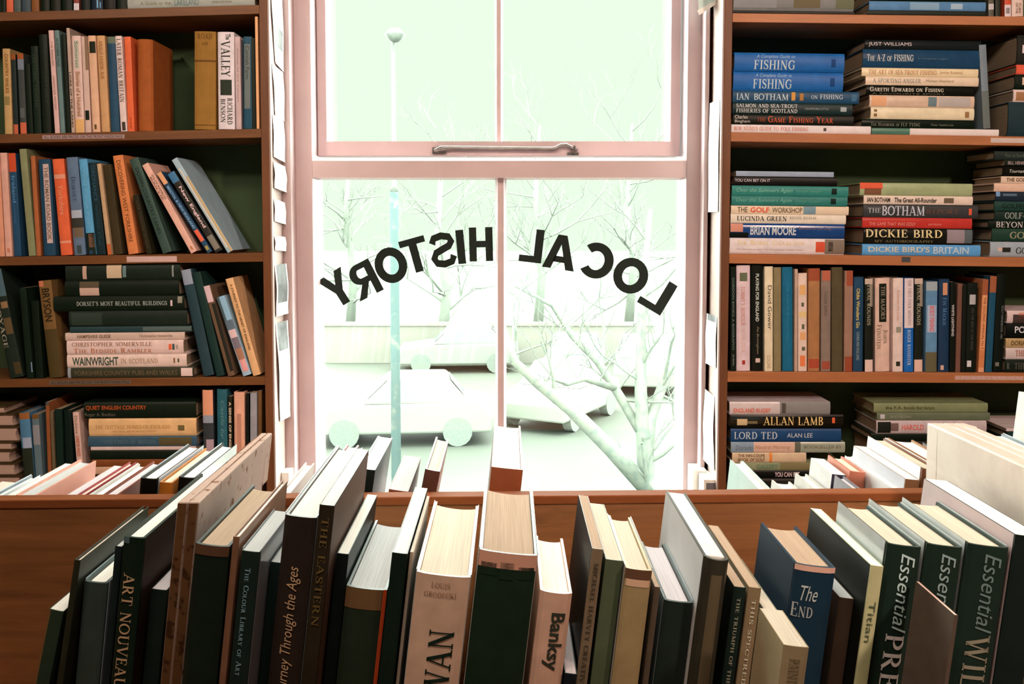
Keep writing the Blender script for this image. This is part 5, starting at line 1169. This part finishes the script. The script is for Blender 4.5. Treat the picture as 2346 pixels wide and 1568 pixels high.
for x, xr, yf, w, nm, c2 in ((2036, 2117, 1150, 'PRE', 'first', (214, 176, 154)), (2127, 2212, 1143, 'MIC', 'second', (130, 100, 76)), (2221, 2319, 1140, 'WIL', 'third', (96, 78, 58))):
    FB(x, 1248, xr, .95, yf, 9, (24, 32, 22), 'black hardback with silver Essential script and capitals, %s of three alike' % nm, pages='cream', txt=[T('Essential', 18, 207, .42, .84, 'i', {'first': (140, 136, 120), 'second': (96, 96, 84), 'third': (70, 72, 62)}[nm]), T(w, 212, 340, .26, .84, 'r', c2)], jacket=(.50, .55, .55))
FB(2187, 1410, 2198, .86, 1330, 9, (66, 46, 34), 'thin dark paperback between the second and third Essential books', free=True, hard=False, pages='pink')
FB(2328, 1226, 2398, .95, 1094, 9, (22, 26, 20), 'wide black book with a lilac white side at the right end', pages='white', hard=False, side=('l', (190, 170, 170)))
# back row of the bin: each given by its far upper corner
def SB(x, y, xr, col, label, d=.2, Yc=1.5, app=6, **k):
    d = min(d, Yc - 1.288)
    return binbook((x, y), xr, Yc, d, app, col, label, far=True, row='back', **k)
SB(5, 1103, 40, (200, 160, 150), 'pale pink paperback cut by the photo edge', hard=False, pages='pink')
SB(72, 1089, 92, (120, 132, 144), 'thin silver blue jacketed book', pages='white', jacket=(.7, .78, .85))
SB(150, 1062, 168, (200, 190, 180), 'thin white book touching the pink sided one', pages='white', hard=False)
SB(183, 1053, 222, (214, 158, 140), 'pink sided hardback with a tape repaired corner', pages='grey', side=('r', (206, 150, 134)))
SB(262, 1067, 294, (206, 170, 165), 'paperback with fuzzy pinkish uncut pages', hard=False, pages='lilac')
SB(297, 1058, 314, (150, 60, 66), 'thin white topped book with a dark red line', pages='pink')
SB(317, 1063, 346, (180, 176, 172), 'silver edged white hardback left of the black one', pages='white', jacket=(.8, .82, .82))
SB(350, 1057, 380, (120, 60, 44), 'red brown hardback with white edged covers', pages='lilac')
SB(432, 1019, 467, (26, 26, 18), 'black hardback with a bright white top and blue rim', pages='white', jacket=(.5, .58, .66), app=3)
SB(470, 1027, 497, (176, 110, 40), 'ochre yellow hardback right of the black one', pages='cream', app=3)
SB(508, 1017, 543, (36, 36, 32), 'black and silver jacketed hardback left of the divider', pages='white', jacket=(.75, .8, .84), app=3)
SB(700, 1060, 722, (206, 196, 186), 'white hardback right of the chipboard divider', pages='white', d=.17)
SB(795, 1018, 824, (150, 64, 54), 'white hardback with a dark red fore edge hollow', pages='white', app=5)
SB(866, 999, 901, (26, 38, 36), 'dark green black hardback with a glossy white rounded top', keep=True, pages='white', box=True, app=8)
SB(926, 1043, 966, (130, 76, 52), 'torn old book with a greyish top, next to the lamp post', keep=True, pages='grey', hard=False, app=8, Yc=1.48)
SB(999, 1001, 1030, (92, 58, 46), 'dark and pink hardback left of the empty gap', keep=True, pages='cream', app=11, side=('r', (196, 150, 134)))
SB(1133, 970, 1194, (140, 78, 50), 'brown hardback standing alone in the middle of the back row', keep=True, pages='white', d=.29, Yc=1.6, app=6, rd=.001)
SB(1674, 1055, 1702, (214, 214, 206), 'white hardback with a teal rim beside the window reveal', pages='white', jacket=(.45, .62, .62), app=8)
SB(1768, 1100, 1812, (196, 190, 186), 'white hardback with a red brown hollow fore edge', pages='lilac')
SB(1822, 1084, 1850, (190, 186, 180), 'white hardback with a black hollow fore edge', pages='white')
SB(1858, 1049, 1889, (200, 196, 196), 'white paperback with a purple stripe on its end', free=True, pages='white', hard=False, d=.1, dec=[(0, .1, 0, 1, (60, 60, 80))])
SB(1896, 1088, 1936, (120, 116, 124), 'low grey lilac booklet in front of the purple striped one', pages='lilac', d=.085, Yc=1.385, app=6)
SB(1897, 1043, 1932, (190, 120, 100), 'cream topped hardback with a reddish end', free=True, pages='cream', d=.1)
SB(1937, 1046, 1952, (206, 196, 190), 'plastic wrapped white booklet', free=True, hard=False, pages='white', jacket=(.85, .85, .85))
SB(1956, 1021, 1986, (150, 112, 84), 'brown spined paperback with a lilac side cover', hard=False, pages='white', side=('l', (190, 190, 200)), app=4)
SB(1989, 1001, 2030, (112, 70, 48), 'red brown hardback with silver jacket rims', pages='cream', jacket=(.85, .86, .84), app=3)
SB(2033, 1003, 2094, (150, 106, 74), 'tan spined hardback with a broad white top', pages='white', app=3)
SB(2098, 1012, 2118, (70, 44, 34), 'dark brown spined book against the pale planks', pages='white', app=2)
SB(2252, 990, 2300, (120, 130, 140), 'silver blue jacketed book beyond the pale planks', pages='white', jacket=(.7, .78, .82), app=3)
# a tall white booklet standing at the right end of the back row
SB(2334, 897, 2375, (214, 206, 198), 'tall white booklet at the right end, taller than all others', pages='white', hard=False, app=1, d=.15)
